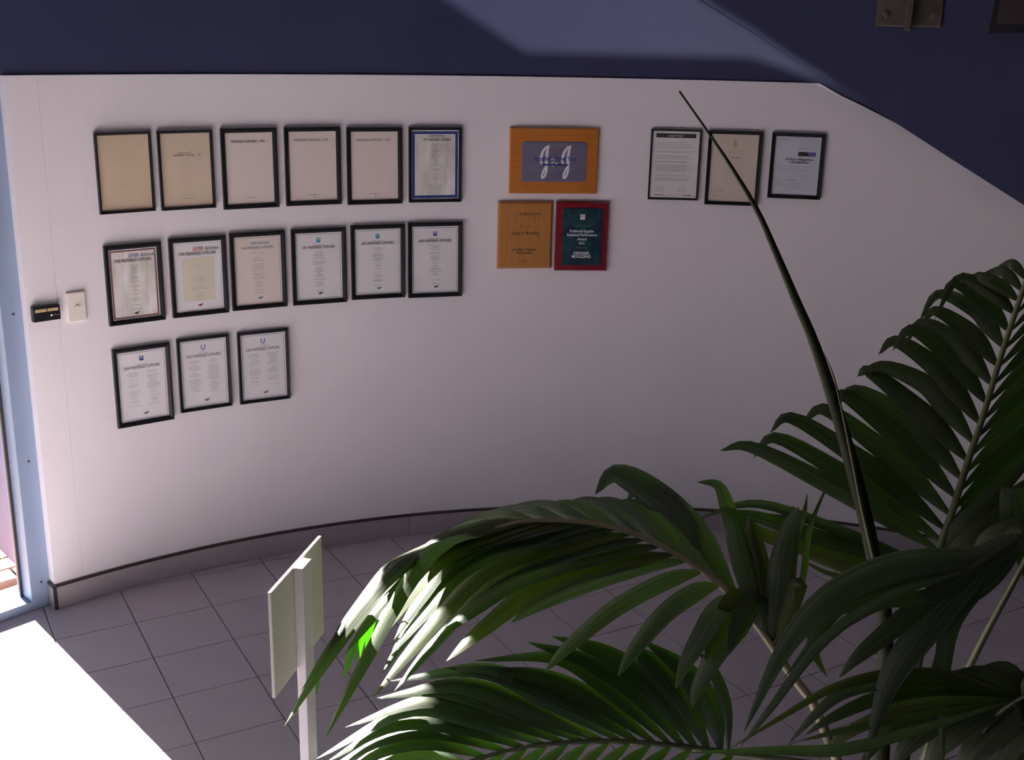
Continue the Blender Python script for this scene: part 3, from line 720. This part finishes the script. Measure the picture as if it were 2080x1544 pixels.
bevel_box('plate', (w, .012, h), (0, -.006, h / 2), M['cream_plastic'], t, .003, 3)
def disc(name, r, dep, mat, parent, loc, seg=20):
    bm = bmesh.new(); bmesh.ops.create_cone(bm, cap_ends=True, segments=seg, radius1=r, radius2=r * .93, depth=dep)
    o = from_bm(name, bm, mat, parent); o.location = loc; o.rotation_euler = (math.pi / 2, 0, 0); return o
disc('button_ring', .0085, .002, M['ink_soft'], t, (0, -.0125, h * .5)); disc('button', .0078, .006, M['cream_plastic'], t, (0, -.0150, h * .5))

# ------------------------------------------------------------------ fittings on the stair panel
P = on_wall(1844, 55, RP); th = theta(P)
w = (on_wall(1911, 55, RP) - on_wall(1777, 55, RP)).length
t = thing('steel_bracket', 'dull steel bracket plate with a projecting fin bolted to the navy stair panel', 'bracket', polar(th, RP - 0.0025, P.z), wall_rz(th))
H_ = 0.24
bevel_box('plate', (w, .012, H_), (0, -.006, H_ / 2), M['steel'], t, .004, 3)
bevel_box('fin', (.026, .075, H_ + .012), (0, -.0495, H_ / 2 - .008), M['steel'], t, .003)
for x in (-w * .36, w * .36):
    for z in (.045, .195):
        bm = bmesh.new(); bmesh.ops.create_cone(bm, cap_ends=True, segments=6, radius1=.015, radius2=.015, depth=.010)
        o = from_bm('bolt_head', bm, M['bolt'], t); o.location = (x, -.0172, z); o.rotation_euler = (math.pi / 2, 0, 0)
        disc('bolt_end', .006, .012, M['bolt'], t, (x, -.028, z), 10)
Pb = on_wall(2009, 67, RP); th = theta(Pb) - 0.045
t = thing('wall_speaker', 'black box shaped fitting mounted high on the navy stair panel', 'speaker', polar(th, RP - 0.003, Pb.z), wall_rz(th))
bw = 2 * 0.045 * RP
vs = []
for d, i in ((0.0, .0), (.09, .004)):
    vs += [(-bw / 2 + i, -d, 0 + i), (bw / 2 - i, -d, 0 + i), (bw / 2 - i - .02, -d, .34 - i), (-bw / 2 + i + .02, -d, .34 - i)]
mesh('case', vs, [(3, 2, 1, 0), (4, 5, 6, 7)] + [(k, (k + 1) % 4, 4 + (k + 1) % 4, 4 + k) for k in range(4)], M['black_plastic'], t)
bevel_box('grille', (bw * .8, .004, .27), (0, -.092, .17), M['trim'], t, .002)

# ------------------------------------------------------------------ sign on a post
a = Vector((-0.4444, 1.989, 0)); b = Vector((-0.3916, 2.250, 0)); L = (b - a).length; ax = (b - a) / L
mid = (a + b) / 2
# local x along the board (away from the viewer), local -y towards the right-hand side
t = thing('sign_stand', 'cream white sign board on a slim white post standing on the sunlit tiles', 'sign', (mid.x, mid.y, 0.0), math.atan2(ax.y, ax.x))
bevel_box('board', (L, .007, .226), (0, .0035, 1.111), M['sign_white'], t, .0015)
bevel_box('post', (.0475, .0194, 1.214), (0.0, -.0100, .617), M['post_white'], t, .0012)
bevel_box('foot', (.30, .24, .010), (0, -.0100, .005), M['post_white'], t, .003)

# ------------------------------------------------------------------ the palm
CROWN = Vector((0.80, 2.10, 0.42))
palm = thing('potted_palm', 'tall potted palm with long drooping fronds and one upright unopened spear', 'plant', (CROWN.x, CROWN.y, 0))
OFF = Vector((CROWN.x, CROWN.y, 0))
def loc_(P): return P - OFF
prof = [(.15, 0), (.165, .01), (.20, .33), (.215, .335), (.215, .365), (.195, .365), (.190, .335)]
vs, fs = [], []; N = 28
for r, z in prof:
    for k in range(N): vs.append((r * math.cos(2 * math.pi * k / N), r * math.sin(2 * math.pi * k / N), z))
for i in range(len(prof) - 1):
    for k in range(N): fs.append((i * N + k, i * N + (k + 1) % N, (i + 1) * N + (k + 1) % N, (i + 1) * N + k))
fs.append(tuple(range(N))[::-1])
mesh('pot', vs, fs, M['pot'], palm, False)
bm = bmesh.new(); bmesh.ops.create_circle(bm, cap_ends=True, segments=28, radius=.191)
o = from_bm('soil', bm, M['soil'], palm); o.location = (0, 0, .338)
tube('stem', [Vector((0, 0, .33)), Vector((.005, .0, .45)), Vector((.0, .01, .60))], [.045, .040, .028], M['stalk'], palm, 12)

leaf_no = 0
def leaflet(parent, pts, wpx, mat='leaf', nrm=None, fold=0.16, tipw=0.0, seg=17, peak=.36, name='leaflet'):
    """blade through the given (x, y, distance) points; nrm is the way its upper face looks"""
    P = [at(*q) for q in pts]; C = spline(P, seg); n = len(C)
    dm = sum(q[2] for q in pts) / len(pts); W = wpx * dm / FPX
    vs, fs, uv = [], [], []
    nrm = Vector(nrm or (-.1, -.75, .65)).normalized()
    tw = random.uniform(-.25, .25)
    for i, p in enumerate(C):
        u = i / (n - 1)
        t = (C[min(i + 1, n - 1)] - C[max(i - 1, 0)]).normalized()
        s = t.cross(nrm)
        if s.length < 1e-4: s = t.orthogonal()
        s.normalize(); nn = s.cross(t).normalized()
        if nn.dot(nrm) < 0: nn = -nn
        a = tw * math.sin(u * 3.0)
        s2 = s * math.cos(a) + nn * math.sin(a)
        w = (0.14 + 0.86 * math.sin(min(1, u / peak) * math.pi / 2)) if u < peak else max(tipw, math.cos((u - peak) / (1 - peak) * math.pi / 2) ** 0.85)
        w *= W / 2
        k = fold * w * 2
        for f_, g_ in ((-1, 0), (-.5, .55), (0, 1), (.5, .55), (1, 0)):
            vs.append(loc_(p + s2 * (w * f_) - nn * (k * (1 - g_)) ))
            uv.append((f_ * .5 + .5 + leaf_no * .37, u))
    for i in range(n - 1):
        for k in range(4): fs.append((i * 5 + k, i * 5 + k + 1, i * 5 + 6 + k, i * 5 + 5 + k))
    o = mesh(name, vs, fs, M[mat], parent, True)
    ul = o.data.uv_layers.new(name='uv')
    for lp in o.data.loops: ul.data[lp.index].uv = uv[lp.vertex_index]
    globals()['leaf_no'] = leaf_no + 1
    return o
def frond(pts, r0, r1, mat='stalk', label=None, to_crown=None):
    P = [at(*q) for q in pts]; C = spline(P, 4 * (len(P) - 1)); n = len(C)
    if to_crown is not None:
        C = to_crown[:-1] + C; n = len(C)
    rad = [(r0 + (r1 - r0) * (i / (n - 1))) for i in range(n)]
    o = tube('frond', [loc_(c) for c in C], rad, M[mat], palm)
    if label: o['label'] = label
    return o
def petiole(P, via=None):
    base_ = CROWN + Vector((0, 0, .16)); 
    pts = [base_] + ([via] if via is not None else []) + [P]
    return spline(pts, 8)
def jit(d, k=.03): return d + random.uniform(-k, k)

# --- frond on the right, seen against the wall
def c7(x, y): return 1450 + x / 3.087, 480 + y / 3.087
rc = [(1893, 1215, 2.34), (1908, 1120, 2.33), (1936, 1035, 2.31), (1962, 950, 2.29), (1997, 845, 2.26), (2036, 715, 2.22), (2076, 595, 2.17), (2120, 470, 2.12)]
fc = frond(rc, .010, .0045, 'stalk', 'upright green midrib', petiole(at(*rc[0])))
def rc_at(y):
    for (x0, y0, d0), (x1, y1, d1) in zip(rc, rc[1:]):
        if y1 <= y <= y0:
            k = (y - y0) / (y1 - y0); return x0 + (x1 - x0) * k, y, d0 + (d1 - d0) * k
    return rc[-1] if y < rc[-1][1] else rc[0]
left = [  # base y (image), middle, bend, tip (zoomed crop), width
    (570, (1860, 165), (1780, 205), (1700, 245), 20), (592, (1800, 215), (1700, 245), (1560, 300), 24),
    (612, (1720, 272), (1640, 255), (1565, 395), 30), (638, (1700, 330), (1530, 265), (1380, 530), 32),
    (674, (1680, 400), (1500, 292), (1420, 440), 34), (707, (1640, 460), (1410, 360), (1285, 540), 36),
    (745, (1560, 560), (1385, 465), (1305, 560), 38), (783, (1500, 640), (1300, 545), (1200, 680), 40),
    (820, (1450, 720), (1235, 582), (1120, 720), 42), (862, (1370, 800), (1140, 655), (1030, 745), 43),
    (901, (1320, 920), (1055, 815), (895, 882), 44), (937, (1230, 1040), (975, 845), (900, 878), 44),
    (975, (1200, 1130), (890, 965), (770, 1060), 45), (1012, (1120, 1225), (830, 1000), (745, 1012), 45),
    (1048, (1000, 1290), (690, 1082), (545, 1195), 45), (1078, (900, 1385), (490, 1138), (350, 1235), 43),
    (1100, (800, 1480), (390, 1262), (245, 1395), 42), (1120, (700, 1545), (240, 1322), (35, 1345), 42)]
for y, mi, be, ti, w in left:
    bx, by, bd = rc_at(y); mx, my = c7(*mi); ex_, ey = c7(*be); tx, ty = c7(*ti)
    d = jit(bd + .05, .03)
    leaflet(fc, [(bx, by, bd), (bx * .45 + mx * .55 , by * .45 + my * .55 - 6, bd + (d - bd) * .5), (mx, my, d), (ex_, ey, d + .03), (tx, ty, d + .05)], w, random.choice(['leaf', 'leaf', 'leaf_dark']), (-.35, -.80, .45), .12, peak=.30)
for k, y in enumerate(range(640, 1090, 36)):
    bx, by, bd = rc_at(y); w = 18 + k * 1.2; r = 150 + k * 8
    leaflet(fc, [(bx, by, bd), (bx + r * .5, by - r * .5, bd + .04), (bx + r, by - r * .86, bd + .08), (bx + r * 1.5, by - r * 1.05, bd + .10)], w, random.choice(['leaf', 'leaf_dark']), (-.55, -.75, .35), .12)
for b_, m_, t_, w in [((1905, 1120, 2.33), (1985, 1040), (2120, 905), 42), ((1900, 1150, 2.34), (1985, 1075), (2130, 945), 58), ((1900, 1180, 2.34), (2000, 1100), (2140, 1000), 62)]:
    leaflet(fc, [b_, (*m_, 2.28), (*t_, 2.25)], w, 'leaf_dark', (-.35, -.85, .4), .12)
leaflet(fc, [(1940, 1010, 2.31), (1990, 1060, 2.36), (2000, 1120, 2.40), (1996, 1165, 2.42)], 24, 'leaf_dark', (-.2, -.9, .3), .1)

# --- unopened spear
sp = [(1800, 1330, 2.36), (1796, 1240, 2.35), (1776, 1140, 2.34), (1750, 1020, 2.32), (1701, 840, 2.28), (1655, 700, 2.25), (1617, 610, 2.23), (1575, 510, 2.21), (1535, 422, 2.18), (1470, 315, 2.14), (1380, 185, 2.08)]
C = petiole(at(*sp[0]))[:-1] + spline([at(*q) for q in sp], 40)
def prad(c):
    x, y, d = project(c); w = 4 + max(0, min(1, (y - 240) / 700)) * 27 if y > 300 else 4 + max(0, (y - 185) / 115) * 1.5
    return w / 2 * d / FPX
spear = tube('spear', [loc_(c) for c in C], [max(.0016, prad(c)) for c in C], M['stalk_dark'], palm, 10); spear['label'] = 'upright unopened leaf spear'
C = spline([at(*q) for q in [(1778, 1150, 2.32), (1750, 1030, 2.30), (1722, 890, 2.26), (1695, 770, 2.23), (1672, 715, 2.21)]], 16)
tube('fibre', [loc_(c) for c in C], [.0045 - .0038 * i / 16 for i in range(17)], M['stalk'], spear, 6)

# --- middle frond arching to the left, its end in the sun
ra = [(1650, 1425, 2.36), (1600, 1360, 2.38), (1560, 1300, 2.40), (1510, 1235, 2.42), (1455, 1180, 2.43), (1395, 1138, 2.44), (1320, 1098, 2.44), (1240, 1070, 2.44), (1150, 1058, 2.43), (1060, 1060, 2.42), (980, 1082, 2.40), (905, 1112, 2.38), (850, 1150, 2.36)]
fa = frond(ra, .011, .0025, 'stalk_pale', 'pale arching midrib', petiole(at(*ra[0])))
def ra_at(x):
    for (x0, y0, d0), (x1, y1, d1) in zip(ra, ra[1:]):
        if x1 <= x <= x0:
            k = (x - x0) / (x1 - x0); return x0 + (x1 - x0) * k, y0 + (y1 - y0) * k, d0 + (d1 - d0) * k
    return ra[-1] if x < ra[-1][0] else ra[0]
NA = (-.30, -.30, .90)
near = [  # base x, middle, tip, width, tip nearer by
    (1530, (1450, 1330), (1405, 1440), 58), (1490, (1440, 1260), (1372, 1400), 55), (1462, (1350, 1240), (1254, 1376), 61), (1425, (1250, 1228), (1105, 1366), 69), (1395, (1170, 1188), (1037, 1266), 63),
    (1370, (1090, 1192), (905, 1345), 66), (1340, (1060, 1170), (885, 1300), 63), (1310, (1010, 1170), (800, 1405), 63), (1280, (990, 1150), (757, 1418), 61),
    (1250, (960, 1140), (790, 1335), 61), (1215, (930, 1140), (775, 1370), 58), (1180, (930, 1120), (800, 1300), 58), (1150, (900, 1130), (745, 1330), 58),
    (1110, (880, 1120), (755, 1290), 58), (1070, (880, 1105), (700, 1330), 58), (1030, (860, 1130), (656, 1508), 58), (990, (820, 1150), (720, 1260), 55),
    (950, (800, 1150), (660, 1330), 55), (915, (800, 1150), (611, 1405), 55), (880, (780, 1180), (577, 1476), 50)]
for x, mi, ti, w in near:
    bx, by, bd = ra_at(x); d = bd - random.uniform(.02, .07) - (.09 if ti[0] < 665 else 0)
    q1 = (bx * .6 + mi[0] * .4, by * .6 + mi[1] * .4 - 14, bd - .01)
    leaflet(fa, [(bx, by, bd), q1, (*mi, d), (mi[0] * .4 + ti[0] * .6 - 4, mi[1] * .4 + ti[1] * .6 - 6, d - .02), (*ti, d - .05)], w,
            random.choice(['leaf', 'leaf_grey', 'leaf', 'leaf_olive']), NA, .14)
far = [  # leaflets of the far side, rising over the midrib
    (1500, (1420, 1095), (1330, 1005), (1250, 962), (1208, 1005), 66), (1480, (1400, 1070), (1340, 1000), (1300, 985), (1270, 1025), 40), (1540, (1500, 1110), (1478, 1030), (1458, 985), (1415, 979), 34),
    (1440, (1380, 1085), (1330, 1040), (1290, 1042), (1262, 1058), 40), (1400, (1345, 1075), (1290, 1032), (1240, 1036), (1205, 1060), 42),
    (1360, (1300, 1060), (1240, 1028), (1190, 1034), (1150, 1060), 42), (1310, (1250, 1045), (1195, 1026), (1150, 1034), (1110, 1055), 40),
    (1260, (1200, 1044), (1150, 1030), (1100, 1038), (1060, 1060), 38), (1205, (1140, 1038), (1085, 1032), (1030, 1044), (990, 1070), 36),
    (1150, (1085, 1042), (1030, 1042), (980, 1058), (945, 1085), 34), (1090, (1030, 1048), (980, 1056), (930, 1078), (900, 1105), 32),
    (1030, (975, 1066), (925, 1082), (880, 1108), (850, 1140), 30), (1560, (1590, 1130), (1618, 1085), (1634, 1040), (1640, 1000), 15), (1590, (1630, 1180), (1640, 1100), (1655, 1045), (1690, 965), 14)]
for x, a_, b_, c_, e_2, w in far:
    bx, by, bd = ra_at(x)
    leaflet(fa, [(bx, by, bd), (*a_, bd + .06), (*b_, bd + .12), (*c_, bd + .16), (*e_2, bd + .18)], w, random.choice(['leaf', 'leaf_grey']), (-.15, -.85, .5), .14)
for x, pts, w, mt in [(1556, [(1530, 1190), (1508, 1110), (1492, 1055), (1462, 1028)], 62, 'leaf'), (1566, [(1585, 1200), (1592, 1140), (1608, 1070), (1622, 1030)], 58, 'leaf_dark'),
                      (1560, [(1545, 1160), (1530, 1090), (1522, 1045)], 44, 'leaf_olive'), (1575, [(1610, 1215), (1626, 1190), (1618, 1250)], 36, 'leaf_olive'),
                      (1540, [(1500, 1215), (1455, 1290), (1432, 1342)], 48, 'leaf_olive'), (1556, [(1540, 1220), (1500, 1270), (1480, 1330)], 44, 'leaf')]:
    bx, by, bd = ra_at(x); leaflet(fa, [(bx, by, bd)] + [(q[0], q[1], bd - .02 - .02 * k) for k, q in enumerate(pts)], w, mt, (-.1, -.85, .5), .14)
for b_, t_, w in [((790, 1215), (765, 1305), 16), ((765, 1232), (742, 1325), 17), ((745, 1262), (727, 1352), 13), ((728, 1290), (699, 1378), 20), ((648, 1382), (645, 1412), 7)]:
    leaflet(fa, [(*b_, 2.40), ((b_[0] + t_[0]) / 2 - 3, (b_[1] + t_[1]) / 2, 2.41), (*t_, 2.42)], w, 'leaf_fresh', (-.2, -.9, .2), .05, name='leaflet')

# --- lower frond
rb = [(1700, 1560, 2.36), (1600, 1545, 2.40), (1480, 1530, 2.44), (1380, 1516, 2.46), (1250, 1506, 2.47), (1130, 1510, 2.47), (1030, 1526, 2.47), (940, 1552, 2.46), (860, 1590, 2.45), (800, 1630, 2.44)]
fb = frond(rb, .010, .003, 'stalk', 'brownish green midrib', petiole(at(*rb[0])))
def rb_at(x):
    for (x0, y0, d0), (x1, y1, d1) in zip(rb, rb[1:]):
        if x1 <= x <= x0:
            k = (x - x0) / (x1 - x0); return x0 + (x1 - x0) * k, y0 + (y1 - y0) * k, d0 + (d1 - d0) * k
    return rb[-1] if x < rb[-1][0] else rb[0]
NB = (-.45, -.32, .84)
upper = [(1480, (1474, 1440), (1450, 1365), (1416, 1320), 26), (1465, (1440, 1440), (1390, 1360), (1305, 1300), 54), (1440, (1385, 1420), (1320, 1345), (1290, 1318), 56),
         (1415, (1330, 1400), (1230, 1325), (1120, 1292), 52), (1390, (1290, 1400), (1190, 1340), (1070, 1304), 50), (1365, (1240, 1400), (1130, 1335), (962, 1342), 44),
         (1335, (1210, 1420), (1090, 1370), (965, 1362), 44), (1300, (1170, 1425), (1040, 1375), (905, 1356), 46), (1265, (1120, 1420), (980, 1360), (790, 1384), 46),
         (1230, (1080, 1440), (930, 1390), (770, 1420), 48), (1190, (1040, 1440), (900, 1400), (765, 1418), 46), (1150, (1010, 1450), (870, 1420), (700, 1478), 48),
         (1110, (970, 1460), (830, 1440), (635, 1546), 48), (1070, (930, 1470), (800, 1470), (660, 1550), 46), (1030, (900, 1485), (780, 1500), (640, 1580), 46),
         (990, (870, 1505), (760, 1530), (650, 1610), 44), (950, (850, 1530), (760, 1560), (660, 1640), 42)]
for x, a_, b_, t_, w in upper:
    bx, by, bd = rb_at(x)
    leaflet(fb, [(bx, by, bd), (*a_, bd + .01), (*b_, bd + .02), (*t_, bd + .03)], w, random.choice(['leaf', 'leaf_dark', 'leaf_grey']) if x < 1300 else 'leaf_dark', NB, .12, peak=.42)
for k in range(14):
    x = 1490 - k * 42; bx, by, bd = rb_at(x)
    leaflet(fb, [(bx, by, bd), (bx - 50, by + 40, bd - .03), (bx - 130, by + 130, bd - .07), (bx - 190, by + 260, bd - .10)], 34, random.choice(['leaf', 'leaf_dark']), NB, .12)

# --- frond behind, filling in left of the spear
re_ = [(1930, 1240, 2.45), (1880, 1190, 2.50), (1840, 1160, 2.52), (1790, 1148, 2.54)]
fe = frond(re_, .008, .004, 'stalk_dark', None, petiole(at(*re_[0])))
def cq(x, y): return 1400 + x / 2.9235, 1016 + y / 2.9235
for pts, w, mt in [([(1420, 385), (900, 180), (400, 18), (30, 118)], 26, 'leaf'), ([(1400, 395), (820, 235), (420, 100), (170, 62)], 34, 'leaf'), ([(1280, 420), (820, 290), (480, 215), (330, 110)], 40, 'leaf_olive'),
                   ([(1150, 445), (820, 330), (520, 245)], 42, 'leaf_olive'), ([(1120, 470), (850, 440), (660, 350)], 13, 'leaf_olive'), ([(1380, 380), (1100, 270), (800, 150), (600, 30)], 22, 'leaf')]:
    n = len(pts); leaflet(fe, [(*cq(x, y), 2.52 + .1 * i / (n - 1)) for i, (x, y) in enumerate(pts)], w, mt, (-.2, -.7, .7), .14)

# --- near frond drooping on the right
rd = [(1950, 1390, 2.20), (2000, 1290, 2.12), (2060, 1180, 2.04), (2092, 1120, 1.99)]
fd = frond(rd, .011, .004, 'stalk', 'thick green leaf stalk', petiole(at(*rd[0])))
ND = (-.25, -.70, .66)
DB = (2090, 1105)
for pts, w, mt in [([(1790, 335), (1400, 360), (1080, 440), (780, 620), (540, 920), (320, 1390)], 62, 'leaf_grey'), ([(1760, 350), (1450, 420), (1120, 540), (820, 660), (735, 860), (820, 1055)], 44, 'leaf'),
                   ([(1700, 400), (1430, 565), (1150, 600), (950, 715), (790, 840)], 34, 'leaf_grey'), ([(1640, 430), (1400, 600), (1180, 780), (1000, 930), (885, 1060)], 42, 'leaf_dark'),
                   ([(1850, 260), (1640, 480), (1420, 740), (1240, 980), (1140, 1200), (1050, 1560)], 62, 'leaf_grey'), ([(1900, 230), (1760, 450), (1570, 700), (1510, 960), (1500, 1260), (1510, 1600)], 38, 'leaf_grey'),
                   ([(1880, 250), (1700, 420), (1560, 600), (1400, 720), (1370, 1000)], 46, 'leaf'), ([(1960, 180), (1800, 400), (1640, 560), (1420, 700)], 62, 'leaf'),
                   ([(1935, -60), (1930, 60), (1950, 220), (2000, 480)], 54, 'leaf'), ([(1990, 130), (1850, 165), (1740, 230), (1690, 340)], 26, 'leaf_dark'),
                   ([(1900, 260), (1600, 350), (1250, 430), (900, 640), (560, 1060)], 40, 'leaf'), ([(1700, 380), (1200, 560), (800, 830), (480, 1240), (300, 1470)], 24, 'leaf_grey')]:
    n = len(pts); P2 = [DB] + [cq(x, y) for x, y in pts] if pts[0][0] > 1780 else [cq(1960, 230)] + [cq(x, y) for x, y in pts]
    n = len(P2); leaflet(fd, [(x, y, 1.95 + .10 * i / (n - 1)) for i, (x, y) in enumerate(P2)], w, mt, ND, .12, peak=.5, seg=22)

# --- lowest right frond, close to the viewer
rf = [(1960, 1560, 2.12), (2010, 1470, 2.05), (2070, 1420, 1.98), (2140, 1395, 1.92)]
ff = frond(rf, .006, .003, 'stalk_dark', None, petiole(at(*rf[0])))
FB = (2075, 1418)
for pts, w, mt in [([(1560, 1035), (1300, 1018), (1080, 1048), (830, 1125), (560, 1280), (220, 1490)], 21, 'leaf_olive'), ([(1500, 1075), (1150, 1085), (900, 1150), (720, 1300), (580, 1460)], 30, 'leaf_dark'),
                   ([(1520, 1120), (1150, 1165), (860, 1285), (680, 1400)], 30, 'leaf_dark'), ([(1400, 1200), (1100, 1300), (900, 1410), (740, 1560)], 30, 'leaf_olive'),
                   ([(1300, 1380), (900, 1480), (500, 1485), (-40, 1500)], 26, 'leaf_grey'), ([(1250, 1300), (900, 1370), (660, 1430)], 18, 'leaf_dark'),
                   ([(1800, 1050), (1480, 1150), (1200, 1330), (1000, 1600)], 62, 'leaf_dark'), ([(1850, 1080), (1560, 1230), (1320, 1420), (1200, 1620)], 62, 'leaf_dark'),
                   ([(1900, 1150), (1660, 1300), (1480, 1460), (1400, 1640)], 64, 'leaf'), ([(1950, 1230), (1800, 1370), (1660, 1520), (1600, 1660)], 66, 'leaf_dark'),
                   ([(1980, 1300), (1880, 1440), (1800, 1580), (1780, 1700)], 70, 'leaf_dark'), ([(1990, 1380), (1950, 1500), (1920, 1640)], 70, 'leaf_dark'),
                   ([(1850, 1040), (1600, 1060), (1350, 1130), (1080, 1320)], 40, 'leaf_dark'), ([(1900, 1020), (1700, 1100), (1450, 1260), (1250, 1500)], 56, 'leaf_dark'),
                   ([(1960, 1060), (1760, 1180), (1560, 1380), (1440, 1600)], 60, 'leaf_dark'), ([(1985, 1150), (1850, 1290), (1700, 1480), (1640, 1640)], 60, 'leaf_dark'), ([(1750, 1055), (1500, 1045), (1250, 1070), (1000, 1060)], 22, 'leaf_dark')]:
    P2 = [FB] + [cq(x, y) for x, y in pts]; n = len(P2)
    leaflet(ff, [(x, y, 2.0 + .10 * i / (n - 1)) for i, (x, y) in enumerate(P2)], w, mt, (-.2, -.6, .75), .12, peak=.45, seg=22)
leaflet(ff, [(*FB, 2.0), (2100, 1385, 1.95), (2140, 1375, 1.9)], 40, 'leaf_dark', (-.2, -.6, .75), .12)
